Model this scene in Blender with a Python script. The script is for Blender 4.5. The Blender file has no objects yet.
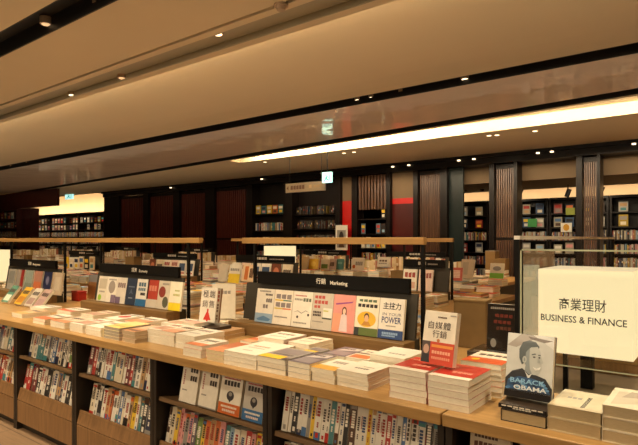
import bpy, math, random
from mathutils import Matrix, Vector
random.seed(11)
SC = bpy.context.scene
COL = SC.collection
PI = math.pi
ZT = 0.74          # worktop height
EYE = 1.30
ZC = 2.90          # ceiling height
FW, RT = (-0.613, 0.790), (0.790, 0.613)
F = 536.0

# ------------------------------------------------------------------ survey helpers (photo measurement -> world position)
def on_z(px, py, z):
    d = F * (EYE - z) / (py - 239.0)
    lat = (px - 319.0) / F * d
    return Vector((d * FW[0] + lat * RT[0], d * FW[1] + lat * RT[1], z))
def x_at(px, Y):
    k = (px - 319.0) / F
    dx, dy = FW[0] + k * RT[0], FW[1] + k * RT[1]
    return Y * dx / dy
def z_at(px, py, Y):
    X = x_at(px, Y)
    d = X * FW[0] + Y * FW[1]
    return EYE - (py - 239.0) * d / F

# ------------------------------------------------------------------ colour / materials
def lin(c):
    return c / 12.92 if c <= 0.04045 else ((c + 0.055) / 1.055) ** 2.4
def C(r, g=None, b=None):
    if g is None:
        r = r.lstrip('#'); r, g, b = int(r[0:2], 16), int(r[2:4], 16), int(r[4:6], 16)
    return (lin(r / 255), lin(g / 255), lin(b / 255), 1.0)

def new_mat(name):
    m = bpy.data.materials.new(name); m.use_nodes = True
    nt = m.node_tree; nt.nodes.clear()
    out = nt.nodes.new('ShaderNodeOutputMaterial'); p = nt.nodes.new('ShaderNodeBsdfPrincipled')
    nt.links.new(p.outputs[0], out.inputs[0])
    return m, nt, p
def ramp(nt, fac, stops):
    r = nt.nodes.new('ShaderNodeValToRGB')
    while len(r.color_ramp.elements) < len(stops): r.color_ramp.elements.new(0.5)
    for e, (p, c) in zip(r.color_ramp.elements, stops): e.position = p; e.color = c
    nt.links.new(fac, r.inputs[0]); return r
def coords(nt, scale=(1, 1, 1), kind='Object', rot=(0, 0, 0)):
    tc = nt.nodes.new('ShaderNodeTexCoord'); mp = nt.nodes.new('ShaderNodeMapping')
    mp.inputs['Scale'].default_value = scale; mp.inputs['Rotation'].default_value = rot
    nt.links.new(tc.outputs[kind], mp.inputs[0]); return mp.outputs[0]
def noise(nt, vec, scale, detail=4, rough=0.55):
    n = nt.nodes.new('ShaderNodeTexNoise'); n.inputs['Scale'].default_value = scale
    n.inputs['Detail'].default_value = detail; n.inputs['Roughness'].default_value = rough
    nt.links.new(vec, n.inputs['Vector']); return n
def mat_noise(name, c1, c2, scale=(1, 1, 1), nscale=5, rough=0.5, bump=0.0, metal=0.0, coat=0.0):
    m, nt, p = new_mat(name)
    n = noise(nt, coords(nt, scale), nscale)
    r = ramp(nt, n.outputs['Fac'], [(0.3, c1), (0.7, c2)])
    nt.links.new(r.outputs[0], p.inputs['Base Color'])
    p.inputs['Roughness'].default_value = rough; p.inputs['Metallic'].default_value = metal
    p.inputs['Coat Weight'].default_value = coat
    if bump:
        b = nt.nodes.new('ShaderNodeBump'); b.inputs['Strength'].default_value = bump; b.inputs['Distance'].default_value = 0.002
        nt.links.new(n.outputs['Fac'], b.inputs['Height']); nt.links.new(b.outputs[0], p.inputs['Normal'])
    return m
def mat_wood(name, c1, c2, c3, along='X', rough=0.4, k=1.0, coat=0.0):
    m, nt, p = new_mat(name)
    sc = {'X': (1.2, 22, 22), 'Y': (22, 1.2, 22), 'Z': (22, 22, 1.2)}[along]
    v = coords(nt, tuple(s * k for s in sc))
    n = noise(nt, v, 2.2, 7, 0.62)
    r = ramp(nt, n.outputs['Fac'], [(0.28, c1), (0.5, c2), (0.74, c3)])
    nt.links.new(r.outputs[0], p.inputs['Base Color'])
    p.inputs['Roughness'].default_value = rough; p.inputs['Coat Weight'].default_value = coat
    b = nt.nodes.new('ShaderNodeBump'); b.inputs['Strength'].default_value = 0.12; b.inputs['Distance'].default_value = 0.001
    nt.links.new(n.outputs['Fac'], b.inputs['Height']); nt.links.new(b.outputs[0], p.inputs['Normal'])
    return m
def mat_attr(name, rough=0.45, coat=0.0, spec=0.5, lines=False):
    m, nt, p = new_mat(name)
    a = nt.nodes.new('ShaderNodeAttribute'); a.attribute_name = 'Col'
    n = noise(nt, coords(nt, (60, 60, 900) if lines else (30, 30, 30)), 1.0, 3)
    mx = nt.nodes.new('ShaderNodeMix'); mx.data_type = 'RGBA'; mx.blend_type = 'MULTIPLY'
    mx.inputs[0].default_value = 1.0
    r = ramp(nt, n.outputs['Fac'], [(0.35, (0.88, 0.87, 0.85, 1) if lines else (0.92, 0.92, 0.92, 1)), (0.65, (1, 1, 1, 1))])
    nt.links.new(a.outputs['Color'], mx.inputs[6]); nt.links.new(r.outputs[0], mx.inputs[7])
    nt.links.new(mx.outputs[2], p.inputs['Base Color'])
    p.inputs['Roughness'].default_value = rough; p.inputs['Coat Weight'].default_value = coat
    p.inputs['Specular IOR Level'].default_value = spec
    return m
def mat_emit(name, col, strength, base=None):
    m, nt, p = new_mat(name)
    p.inputs['Base Color'].default_value = base or col
    n = noise(nt, coords(nt), 1.5, 2)
    r = ramp(nt, n.outputs['Fac'], [(0.3, tuple(c * 0.96 for c in col[:3]) + (1,)), (0.7, col)])
    nt.links.new(r.outputs[0], p.inputs['Emission Color'])
    p.inputs['Emission Strength'].default_value = strength
    p.inputs['Roughness'].default_value = 0.5
    return m

M = {}
M['oak'] = mat_wood('oak', C(146, 112, 66), C(166, 129, 78), C(182, 145, 92), 'X', 0.36, coat=0.08)
M['oak_front'] = mat_wood('oak_front', C(112, 82, 50), C(132, 98, 62), C(150, 112, 72), 'Z', 0.5)
M['ledge_wood'] = mat_wood('ledge_wood', C(104, 78, 44), C(122, 93, 54), C(138, 108, 66), 'X', 0.5)
M['oak_rail'] = mat_wood('oak_rail', C(160, 122, 66), C(178, 138, 80), C(194, 154, 96), 'X', 0.45)
M['dark_side'] = mat_noise('dark_side', C(30, 23, 17), C(40, 31, 23), nscale=9, rough=0.5)
M['shelf_wood'] = mat_wood('shelf_wood', C(96, 72, 46), C(118, 90, 58), C(134, 104, 68), 'X', 0.5)
M['black'] = mat_noise('black_metal', C(7, 6, 6), C(12, 10, 9), nscale=12, rough=0.5)
M['header'] = mat_noise('header_black', C(4, 4, 4), C(8, 7, 7), nscale=12, rough=0.6)
def _lowspec():
  for _k in ('header', 'black', 'espresso', 'teal', 'wall_dark'): M[_k].node_tree.nodes['Principled BSDF'].inputs['Specular IOR Level'].default_value = 0.2
M['panel'] = mat_noise('panel_grey', C(52, 47, 37), C(60, 54, 43), nscale=8, rough=0.6)
M['grey'] = mat_noise('platform_grey', C(112, 100, 84), C(126, 112, 95), nscale=6, rough=0.45)
M['white'] = mat_noise('letter_white', C(225, 220, 210), C(240, 236, 228), nscale=6, rough=0.5)
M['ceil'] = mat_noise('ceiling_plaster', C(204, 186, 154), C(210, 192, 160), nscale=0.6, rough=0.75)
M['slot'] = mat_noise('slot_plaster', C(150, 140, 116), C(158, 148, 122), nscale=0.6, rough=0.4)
M['ceil_gloss'] = mat_noise('ceiling_lacquer', C(226, 200, 174), C(232, 208, 182), scale=(0.5, 1, 1), nscale=0.9, rough=0.4, coat=0.9)
M['ceil_gloss'].node_tree.nodes['Principled BSDF'].inputs['Coat Roughness'].default_value = 0.02
_nt = M['ceil_gloss'].node_tree; _b = _nt.nodes.new('ShaderNodeBump'); _n = noise(_nt, coords(_nt), 1.6, 2); _b.inputs['Strength'].default_value = .5; _b.inputs['Distance'].default_value = .02
_nt.links.new(_n.outputs['Fac'], _b.inputs['Height']); _nt.links.new(_b.outputs[0], _nt.nodes['Principled BSDF'].inputs['Coat Normal'])
M['channel'] = mat_noise('channel_black', C(16, 13, 10), C(24, 19, 15), nscale=5, rough=0.5)
M['espresso'] = mat_wood('espresso', C(13, 8, 6), C(19, 11, 8), C(26, 15, 10), 'Z', 0.35)
M['screen'] = mat_wood('screen_wood', C(58, 22, 17), C(78, 31, 22), C(96, 44, 30), 'Z', 0.35)
M['screen2'] = mat_wood('screen_light', C(52, 30, 20), C(84, 54, 36), C(120, 84, 56), 'Z', 0.35)
M['bulkhead'] = mat_wood('bulkhead_wood', C(52, 16, 14), C(64, 20, 17), C(74, 26, 20), 'X', 0.4)
M['red'] = mat_noise('red_lacquer', C(178, 16, 11), C(196, 22, 15), nscale=2, rough=0.3)
M['darkred'] = mat_noise('dark_red_lacquer', C(58, 8, 8), C(72, 11, 10), nscale=2, rough=0.3)
M['teal'] = mat_noise('teal_black', C(20, 28, 28), C(28, 37, 36), nscale=3, rough=0.3)
M['wall'] = mat_noise('wall_plaster', C(196, 166, 130), C(204, 176, 140), nscale=1.0, rough=0.8)
M['wall_mid'] = mat_noise('wall_mid', C(110, 90, 66), C(120, 99, 73), nscale=1.0, rough=0.8)
M['wall_dark'] = mat_noise('wall_dark', C(26, 18, 14), C(34, 24, 18), nscale=2, rough=0.6)
M['cover'] = mat_attr('cover_print', 0.38, 0.1)
M['wrap'] = mat_attr('cover_wrapped', 0.2, 0.6)
M['page'] = mat_attr('page_edge', 0.8, 0.0, 0.2, True)
M['mixed'] = mat_attr('book_mix', 0.55)
M['led'] = mat_emit('led_strip', C(255, 218, 160), 7.0)
M['lightbox'] = mat_emit('lightbox_acrylic', C(255, 233, 176), 0.98, C(120, 110, 90))
M['lightbox_top'] = mat_emit('lightbox_top', C(250, 232, 188), 0.62, C(120, 110, 90))
M['ink'] = mat_noise('letter_ink', C(46, 40, 26), C(56, 50, 34), nscale=9, rough=0.6)
M['lamp'] = mat_emit('lamp_lens', C(255, 226, 180), 3.0)
M['lamp_dim'] = mat_emit('lamp_lens_dim', C(255, 214, 160), 0.7)
M['trimring'] = mat_noise('lamp_ring', C(150, 128, 104), C(170, 146, 120), nscale=9, rough=0.4)
M['exit'] = mat_emit('exit_face', C(190, 246, 240), 1.1)
M['exit_ink'] = mat_emit('exit_ink', C(30, 150, 140), 0.6)
M['signgrey'] = mat_noise('wayfinding_grey', C(132, 122, 108), C(142, 131, 116), nscale=4, rough=0.5)
M['kraft'] = mat_noise('kraft_board', C(118, 92, 52), C(130, 102, 60), nscale=10, rough=0.75)
M['acrylic_dark'] = mat_noise('stand_dark', C(44, 34, 26), C(56, 44, 34), nscale=10, rough=0.3)
M['redtin'] = mat_noise('red_box', C(170, 34, 26), C(186, 44, 32), nscale=6, rough=0.4)
_lowspec()
m, nt, p = new_mat('floor_planks')
v = coords(nt, (1, 1, 1))
br = nt.nodes.new('ShaderNodeTexBrick'); nt.links.new(v, br.inputs['Vector'])
br.inputs['Scale'].default_value = 1.0; br.inputs['Brick Width'].default_value = 1.3; br.inputs['Row Height'].default_value = 0.16
br.inputs['Mortar Size'].default_value = 0.003
br.inputs['Color1'].default_value = C(158, 132, 104); br.inputs['Color2'].default_value = C(136, 110, 84); br.inputs['Mortar'].default_value = C(80, 62, 46)
n = noise(nt, coords(nt, (2, 30, 1)), 2, 5)
mx = nt.nodes.new('ShaderNodeMix'); mx.data_type = 'RGBA'; mx.blend_type = 'MULTIPLY'; mx.inputs[0].default_value = 0.6
r = ramp(nt, n.outputs['Fac'], [(0.3, (0.6, 0.6, 0.6, 1)), (0.7, (1.1, 1.1, 1.1, 1))])
nt.links.new(br.outputs[0], mx.inputs[6]); nt.links.new(r.outputs[0], mx.inputs[7]); nt.links.new(mx.outputs[2], p.inputs['Base Color'])
p.inputs['Roughness'].default_value = 0.45
M['floor'] = m
m, nt, p = new_mat('clear_glass')
p.inputs['Base Color'].default_value = (0.96, 1.0, 0.985, 1); p.inputs['Roughness'].default_value = 0.02
p.inputs['Transmission Weight'].default_value = 1.0; p.inputs['IOR'].default_value = 1.45
n = noise(nt, coords(nt), 3, 2); r = ramp(nt, n.outputs['Fac'], [(0.3, (0.99, 1, 0.99, 1)), (0.7, (1, 1, 1, 1))]); nt.links.new(r.outputs[0], p.inputs['Base Color'])
M['glass'] = m
M['glass_edge'] = mat_noise('glass_edge', C(170, 178, 150), C(196, 202, 172), nscale=6, rough=0.2)

# ------------------------------------------------------------------ mesh builder
class MB:
    def __init__(s): s.v, s.f, s.c, s.m = [], [], [], []
    def poly(s, pts, col=(1, 1, 1, 1), mi=0):
        b = len(s.v); s.v += [tuple(p) for p in pts]; s.f.append(tuple(range(b, b + len(pts)))); s.c.append(col); s.m.append(mi)
    def box(s, lo, hi, col=(1, 1, 1, 1), mi=0, T=None, skip=''):
        x0, y0, z0 = lo; x1, y1, z1 = hi
        P = [Vector(q) for q in ((x0,y0,z0),(x1,y0,z0),(x1,y1,z0),(x0,y1,z0),(x0,y0,z1),(x1,y0,z1),(x1,y1,z1),(x0,y1,z1))]
        if T is not None: P = [T @ q for q in P]
        b = len(s.v); s.v += [tuple(q) for q in P]
        for key, q in (('b',(3,2,1,0)),('t',(4,5,6,7)),('f',(0,1,5,4)),('r',(1,2,6,5)),('k',(2,3,7,6)),('l',(3,0,4,7))):
            if key in skip: continue
            s.f.append(tuple(b + i for i in q)); s.c.append(col); s.m.append(mi)
    def prism(s, prof, x0, x1, col=(1,1,1,1), mi=0):     # profile in (y,z), extruded along x
        n = len(prof); b = len(s.v)
        s.v += [(x0, y, z) for y, z in prof] + [(x1, y, z) for y, z in prof]
        for i in range(n):
            j = (i + 1) % n
            s.f.append((b+i, b+j, b+n+j, b+n+i)); s.c.append(col); s.m.append(mi)
        s.f.append(tuple(b + i for i in range(n))[::-1]); s.c.append(col); s.m.append(mi)
        s.f.append(tuple(b + n + i for i in range(n))); s.c.append(col); s.m.append(mi)
    def cyl(s, a, b_, r, n=16, r2=None, col=(1,1,1,1), mi=0):
        a, b_ = Vector(a), Vector(b_); ax = (b_ - a).normalized()
        u = ax.orthogonal().normalized(); w = ax.cross(u); r2 = r if r2 is None else r2
        b = len(s.v)
        for P, R in ((a, r), (b_, r2)):
            for i in range(n):
                t = 2 * PI * i / n; s.v.append(tuple(P + (u * math.cos(t) + w * math.sin(t)) * R))
        for i in range(n):
            j = (i + 1) % n; s.f.append((b+i, b+j, b+n+j, b+n+i)); s.c.append(col); s.m.append(mi)
        s.f.append(tuple(b + i for i in range(n))[::-1]); s.c.append(col); s.m.append(mi)
        s.f.append(tuple(b + n + i for i in range(n))); s.c.append(col); s.m.append(mi)
    def mesh(s, name, mats):
        me = bpy.data.meshes.new(name); me.from_pydata(s.v, [], s.f)
        for m in mats: me.materials.append(M[m])
        me.polygons.foreach_set('material_index', s.m)
        a = me.color_attributes.new('Col', 'FLOAT_COLOR', 'CORNER')
        buf = []
        for f, c in zip(s.f, s.c): buf += list(c) * len(f)
        a.data.foreach_set('color', buf); me.update(); return me
    def build(s, name, mats, parent=None, bevel=0.0, loc=None):
        if isinstance(mats, str): mats = [mats]
        o = bpy.data.objects.new(name, s.mesh(name, mats)); COL.objects.link(o)
        if loc is not None: o.location = loc
        o.parent = parent
        if bevel:
            md = o.modifiers.new('edge', 'BEVEL'); md.width = bevel; md.segments = 2; md.limit_method = 'ANGLE'
        return o

def empty(name, loc=(0, 0, 0)):
    o = bpy.data.objects.new(name, None); COL.objects.link(o); o.location = loc; o.empty_display_size = 0.1; return o
def tag(o, label=None, cat=None, group=None, kind=None):
    if label: o['label'] = label
    if cat: o['category'] = cat
    if group: o['group'] = group
    if kind: o['kind'] = kind
    return o
def struct(name, mb, mats, bevel=0.0): return tag(mb.build(name, mats, None, bevel), kind='structure')
def copy_tree(o, parent=None):
    c = o.copy(); COL.objects.link(c); c.parent = parent
    for ch in list(o.children): copy_tree(ch, c)
    return c

# ------------------------------------------------------------------ flat print: rectangles, discs, letters laid on a face
_tc = {}
def glyphs(text, bold=0.0):
    k = (text, bold)
    if k not in _tc:
        cu = bpy.data.curves.new('t', 'FONT'); cu.body = text; cu.resolution_u = 2; cu.offset = bold
        o = bpy.data.objects.new('t', cu); COL.objects.link(o)
        me = bpy.data.meshes.new_from_object(o.evaluated_get(bpy.context.evaluated_depsgraph_get()))
        vs = [(v.co.x, v.co.y) for v in me.vertices]; fs = [tuple(p.vertices) for p in me.polygons]
        bpy.data.objects.remove(o); bpy.data.curves.remove(cu); bpy.data.meshes.remove(me)
        x0 = min(v[0] for v in vs); x1 = max(v[0] for v in vs); y0 = min(v[1] for v in vs); y1 = max(v[1] for v in vs)
        _tc[k] = ([((x - x0) / (x1 - x0), (y - y0) / (y1 - y0)) for x, y in vs], fs, (x1 - x0) / (y1 - y0))
    return _tc[k]
def art(mb, O, U, V, items, mi=0, start=0.0003, step=0.00012, rnd=random):
    """O origin, U and V the full edge vectors of the face; items are laid one over the other"""
    O, U, V = Vector(O), Vector(U), Vector(V); N = U.cross(V).normalized(); h = start
    def P(u, v): return O + U * u + V * v + N * h
    for it in items:
        k = it[0]
        if k == 'r':
            _, a, b, c, d, col = it; mb.poly([P(a, b), P(c, b), P(c, d), P(a, d)], col, mi)
        elif k == 'e':
            _, a, b, ru, rv, col = it; mb.poly([P(a + ru * math.cos(t * PI / 9), b + rv * math.sin(t * PI / 9)) for t in range(18)], col, mi)
        elif k == 'p':
            mb.poly([P(a, b) for a, b in it[1]], it[2], mi)
        elif k == 't':
            a, b, c, d, txt, col = it[1:7]; vs, fs, _ = glyphs(txt, it[7] if len(it) > 7 else 0.012)
            pts = [P(a + (c - a) * x, b + (d - b) * y) for x, y in vs]; b0 = len(mb.v); mb.v += [tuple(q) for q in pts]
            for f in fs: mb.f.append(tuple(b0 + i for i in f)); mb.c.append(col); mb.m.append(mi)
        elif k == 'l':                                     # a line of small print, too small to read
            _, a, b, c, d, n, col = it; w = (c - a) / n
            for i in range(n):
                g = 0.18 * w; x0 = a + i * w + g * 0.5; x1 = a + (i + 1) * w - g * 0.5
                mb.poly([P(x0, b + (d-b)*.12*rnd.random()), P(x1, b), P(x1, d), P(x0, d - (d-b)*.12*rnd.random())], col, mi)
        elif k == 'v':                                     # the same, running down
            _, a, b, c, d, n, col = it; w = (d - b) / n
            for i in range(n):
                y0 = b + i * w + w * 0.1; y1 = b + (i + 1) * w - w * 0.12
                mb.poly([P(a, y0), P(c, y0), P(c, y1), P(a, y1)], col, mi)
        h += step

# ------------------------------------------------------------------ books
WHT, CRM, PAGE = C(236, 229, 214), C(228, 214, 186), C(246, 239, 220)
BLK, RED, YEL, BLU, NAVY = C(24, 22, 22), C(184, 44, 32), C(232, 190, 40), C(74, 112, 160), C(36, 44, 74)
GRY, TAN, ORG, TEA, GRN = C(150, 144, 136), C(188, 148, 98), C(206, 104, 44), C(70, 132, 136), C(110, 136, 60)
DRD, BRN, PNK, PUR, LBL = C(112, 26, 26), C(86, 56, 36), C(222, 150, 148), C(98, 88, 100), C(150, 184, 206)
CNAME = {'w': ('white', WHT), 'c': ('cream', CRM), 'k': ('black', BLK), 'r': ('red', RED), 'y': ('yellow', YEL), 'b': ('blue', BLU), 'n': ('navy', NAVY),
         'g': ('grey', GRY), 't': ('tan', TAN), 'o': ('orange', ORG), 'e': ('teal', TEA), 'l': ('green', GRN), 'd': ('dark red', DRD), 'm': ('brown', BRN),
         'p': ('pink', PNK), 'u': ('purple-grey', PUR), 'a': ('pale blue', LBL)}
def book_meshes(w, h, t, cover, front=(), spine=(), edge=None, mat='cover', page=PAGE, hard=False, flip=False):
    """lies flat: x width with the spine at -x, y height, z thickness, front cover up; origin under its middle"""
    c = 0.0022 if hard else 0.0007; i = 0.003 if hard else 0.0006
    mb = MB(); side = cover if hard else tuple(v * .35 + u * .6 for v, u in zip(cover[:3], PAGE[:3])) + (1,)
    mb.box((-w/2, -h/2, 0), (w/2, h/2, c), side); mb.box((-w/2, -h/2, t - c), (w/2, h/2, t), side)
    front = [('r', 0, 0, 1, 1, cover)] + list(front)
    mb.box((w/2 - c if flip else -w/2, -h/2, c), (w/2 if flip else -w/2 + c, h/2, t - c), edge or cover)
    if front: art(mb, (-w/2, -h/2, t), (w, 0, 0), (0, h, 0), front, start=.0002)
    if spine and flip: art(mb, (w/2, -h/2, t), (0, 0, -t), (0, h, 0), spine)
    elif spine: art(mb, (-w/2, -h/2, 0), (0, 0, t), (0, h, 0), spine)
    pb = MB(); pb.box((-w/2 + (i if flip else c), -h/2 + i, c), (w/2 - (c if flip else i), h/2 - i, t - c), page)
    return mb.mesh('book', [mat]), pb.mesh('page_block', ['page'])
NB = [0]
def put_book(ms, T, label, group=None, name='book', pages=True):
    o = bpy.data.objects.new(name, ms[0]); COL.objects.link(o); o.matrix_world = T
    tag(o, label, 'book', group)
    if pages:
        p = bpy.data.objects.new('page_block', ms[1]); COL.objects.link(p); p.parent = o
    NB[0] += 1; return o
ORD = 'first second third fourth fifth sixth seventh eighth ninth tenth eleventh twelfth thirteenth fourteenth fifteenth sixteenth seventeenth eighteenth nineteenth twentieth twenty-first twenty-second twenty-third twenty-fourth twenty-fifth twenty-sixth twenty-seventh twenty-eighth twenty-ninth thirtieth'.split()
def basis(x, y, z, o):
    x, y, z = Vector(x), Vector(y), Vector(z)
    return Matrix(((x.x, y.x, z.x, o[0]), (x.y, y.y, z.y, o[1]), (x.z, y.z, z.z, o[2]), (0, 0, 0, 1)))
def stand_T(x, y, z, lean=12, yaw=0.0, t=0.02):
    """face-out: stands on its bottom edge at (x,y,z), cover toward -Y, leaning back"""
    a = math.radians(lean)
    R = Matrix.Rotation(yaw, 4, 'Z') @ Matrix.Rotation(PI/2 - a, 4, 'X')
    return Matrix.Translation((x, y, z)) @ R
def put_standing(ms, h, t, x, y, z, lean, yaw, label, group=None, pages=True, back=0.0):
    T = stand_T(x, y, z, lean, yaw) @ Matrix.Translation((0, h/2, -t - back))
    lift = math.sin(math.radians(lean)) * (t + back)
    T = Matrix.Translation((0, 0, 0.0008 + lift)) @ T
    return put_book(ms, T, label, group, pages=pages)

# ================================================================== SETTING
mb = MB(); mb.box((-30, -4, -0.06), (5, 14, 0)); struct('floor', mb, 'floor')
X0, X1 = -30, 5
def cpan(name, y0, y1, mat, z=ZC, x0=X0, x1=X1, th=0.04):
    mb = MB(); mb.box((x0, y0, z), (x1, y1, z + th)); return struct(name, mb, mat)
def channel(y0, y1, depth=0.12, mat='channel', z=ZC):
    mb = MB()
    mb.box((X0, y0, z + depth), (X1, y1, z + depth + .03)); mb.box((X0, y0 - .012, z), (X1, y0, z + depth)); mb.box((X0, y1, z), (X1, y1 + .012, z + depth))
    return struct('ceiling', mb, mat)
cpan('ceiling', -4, 1.76, 'ceil'); channel(1.772, 2.0)
cpan('ceiling', 2.013, 2.70, 'ceil')
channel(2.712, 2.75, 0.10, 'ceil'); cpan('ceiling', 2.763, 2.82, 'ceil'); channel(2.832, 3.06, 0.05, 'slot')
mb = MB(); mb.prism([(3.073, ZC), (3.16, ZC), (3.16, ZC + .07), (3.073, ZC + .07)], X0, X1); struct('ceiling', mb, 'ceil')
mb = MB(); prof = [(3.08, ZC + .20)] + [(3.08 + 1.95 * (i / 10), ZC + .20 - .20 * (1 - math.cos(PI * i / 10)) / 2) for i in range(1, 11)]
mb.prism(prof + [(y, z + .04) for y, z in reversed(prof)], X0, X1); struct('ceiling', mb, 'ceil')
mb = MB(); mb.box((X0, 3.073, ZC + .07), (X1, 3.079, ZC + .24)); struct('ceiling', mb, 'ceil')
channel(5.042, 5.32)
def slab(pts, z0, z1, mat):
    mb = MB(); n = len(pts); b = len(mb.v)
    mb.v += [(x, y, z0) for x, y in pts] + [(x, y, z1) for x, y in pts]
    for i in range(n): j = (i + 1) % n; mb.f.append((b+i, b+j, b+n+j, b+n+i))
    mb.f += [tuple(range(b, b + n))[::-1], tuple(range(b + n, b + 2*n))]; k = n + 2; mb.c += [(1,1,1,1)] * k; mb.m += [0] * k
    return struct('ceiling', mb, mat)
def Ya(x): return 6.62 - .0866 * x           # the third dark channel runs at a slight angle
XC, H3, YV = -8.2, .13, 7.86
slab([(X0, 5.332), (X1, 5.332), (X1, Ya(X1) - H3), (X0, Ya(X0) - H3)], ZC, ZC + .04, 'ceil_gloss')
slab([(X0, Ya(X0) - H3), (X1, Ya(X1) - H3), (X1, Ya(X1) + H3), (X0, Ya(X0) + H3)], ZC + .12, ZC + .15, 'channel')
for sg in (-1, 1): slab([(X0, Ya(X0) + sg*H3), (X1, Ya(X1) + sg*H3), (X1, Ya(X1) + sg*(H3+.01)), (X0, Ya(X0) + sg*(H3+.01))], ZC + (.0005 if sg < 0 else 0), ZC + .12, 'channel')
e = H3 + .012
slab([(X0, Ya(X0) + e), (XC, Ya(XC) + e), (XC, 10.0), (X0, 10.0)], ZC, ZC + .04, 'ceil')
slab([(XC, YV), (X1, YV), (X1, 10.0), (XC, 10.0)], ZC, ZC + .04, 'ceil')
slab([(XC, Ya(XC) + e), (X1, Ya(X1) + e), (X1, Ya(X1) + e + .07), (XC, Ya(XC) + e + .07)], ZC, ZC + .05, 'ceil')
slab([(XC - .02, Ya(XC)), (X1, Ya(X1)), (X1, YV + .02), (XC - .02, YV + .02)], ZC + .16, ZC + .20, 'ceil')
slab([(XC, YV), (X1, YV), (X1, YV + .015), (XC, YV + .015)], ZC + .041, ZC + .16, 'ceil')
slab([(XC - .015, Ya(XC) + e), (XC, Ya(XC) + e), (XC, YV), (XC - .015, YV)], ZC + .041, ZC + .16, 'ceil')
cpan('ceiling', 10.0, 14, 'ceil', x0=-17.6); cpan('ceiling', 10.0, 14, 'ceil', z=3.5, x1=-17.6)
mb = MB(); mb.box((-17.64, 10.0, ZC + .04), (-17.6, 14, 3.5)); mb.box((X0, 9.98, ZC + .04), (-17.6, 10.0, 3.54)); struct('ceiling', mb, 'ceil')
mb = MB(); mb.box((-7.5, 10.36, 2.40), (4.8, 12.3, 2.44)); mb.box((-7.5, 10.36, 2.44), (4.8, 10.38, ZC)); struct('ceiling', mb, 'wall_mid')
mb = MB(); mb.box((X0, 12.9, 0), (-17.6, 13.1, 3.5)); mb.box((-17.6, 12.9, 0), (X1, 13.1, ZC)); struct('wall_back', mb, 'wall')
mb = MB(); mb.box((X0, -4, 0), (X0 + .15, 9.98, ZC)); mb.box((X0, 9.98, 0), (X0 + .15, 14, 3.5)); struct('wall_left', mb, 'wall')
mb = MB(); mb.box((X1 - .15, -4, 0), (X1, 14, ZC)); struct('wall_right', mb, 'wall')
mb = MB(); mb.box((X0, -4, 0), (X1, -3.85, ZC)); struct('wall_front', mb, 'wall')

# dark partition line along the back of the sales floor
YP = 10.0
def xp(px): return x_at(px, YP)
mb = MB(); mb.box((xp(104), YP - .05, 2.72), (3.5, YP + .35, ZC)); struct('trim_1', mb, 'espresso')
mb = MB(); mb.box((xp(104), YP - .12, 2.84), (3.5, YP - .05, ZC)); struct('trim_2', mb, 'espresso')

def group_label(s): return s
def column(px0, px1, mat='espresso', d=.3):
    mb = MB(); mb.box((xp(px0), YP, 0), (xp(px1), YP + d, 2.72)); return struct('wall_back', mb, mat)
for a, b in ((104, 119), (143, 148), (173, 179), (205, 214), (246, 252), (283, 292), (335, 340), (351.5, 357), (386, 390), (413, 417.5), (440, 447), (489, 494), (513.5, 517), (576, 582), (597, 600)):
    column(a, b)
def slat_screen(px0, px1, label, mat='screen', n=12, back=True):
    x0, x1 = xp(px0) + .012, xp(px1) - .012
    t = empty('slat_screen', ((x0 + x1) / 2, YP + .1, 0)); tag(t, label, 'screen', 'dark slatted screens along the back')
    mb = MB(); f = .05
    for lo, hi in (((x0, .0), (x1, .06)), ((x0, 2.62), (x1, 2.70)), ((x0, 1.28), (x1, 1.33))): mb.box((lo[0] - t.location.x, -.03, lo[1]), (hi[0] - t.location.x, .03, hi[1])); mb.build('rail', 'espresso', t); mb = MB()
    mb = MB(); w = (x1 - x0) / n
    for i in range(n):
        xx = x0 + (i + .5) * w - t.location.x; mb.box((xx - w * .3, -.025, .06), (xx + w * .3, .025, 2.62))
    mb.build('slat', mat, t)
    if back:
        mb = MB(); mb.box((x0 - t.location.x, .06, 0), (x1 - t.location.x, .08, 2.7)); mb.build('back_panel', 'espresso', t)
    return t
slat_screen(119, 143, 'leftmost dark slatted wood screen beside the lit opening', n=14)
slat_screen(148, 173, 'dark red-brown slatted screen, second from the left end of the partition', n=14)
slat_screen(179, 205, 'dark red-brown slatted screen, third from the left end of the partition', n=14)
slat_screen(214, 246, 'dark slatted screen between the third screen and the dim bookcase', n=16)
slat_screen(417.5, 440, 'brown slatted screen left of the teal panel', 'screen2', n=12)
slat_screen(494, 513.5, 'lighter slatted screen between the two lit openings', 'screen2', n=8, back=False)
slat_screen(582, 597, 'narrow slatted screen at the right, by the far bookcases', 'screen2', n=6, back=False)
mb = MB(); mb.box((xp(447), YP + .1, 0), (xp(461), YP + .16, 2.72)); struct('wall_back', mb, 'teal')
for a, b in ((340, 351.5), (390, 413)):
    mb = MB(); mb.box((xp(a), YP + .1, 2.17), (xp(b), YP + .13, 2.72)); struct('wall_back', mb, 'wall_mid')
mb = MB(); mb.box((xp(340), YP + .1, 0), (xp(351.5), YP + .13, 2.17)); struct('wall_back', mb, 'red')
mb = MB(); mb.box((xp(390), YP + .1, 0), (xp(413), YP + .13, 2.05)); struct('wall_back', mb, 'darkred')
mb = MB(); mb.box((xp(390), YP + .1, 2.05), (xp(413), YP + .13, 2.17)); struct('wall_back', mb, 'red')
mb = MB(); mb.box((xp(357), YP + .25, 0), (xp(386), YP + .28, 2.72)); mb.box((xp(252), YP + .27, 0), (xp(283), YP + .3, 2.72)); mb.box((xp(292), YP + .27, 0), (xp(335), YP + .3, 2.72)); struct('wall_back', mb, 'wall_dark')
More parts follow.
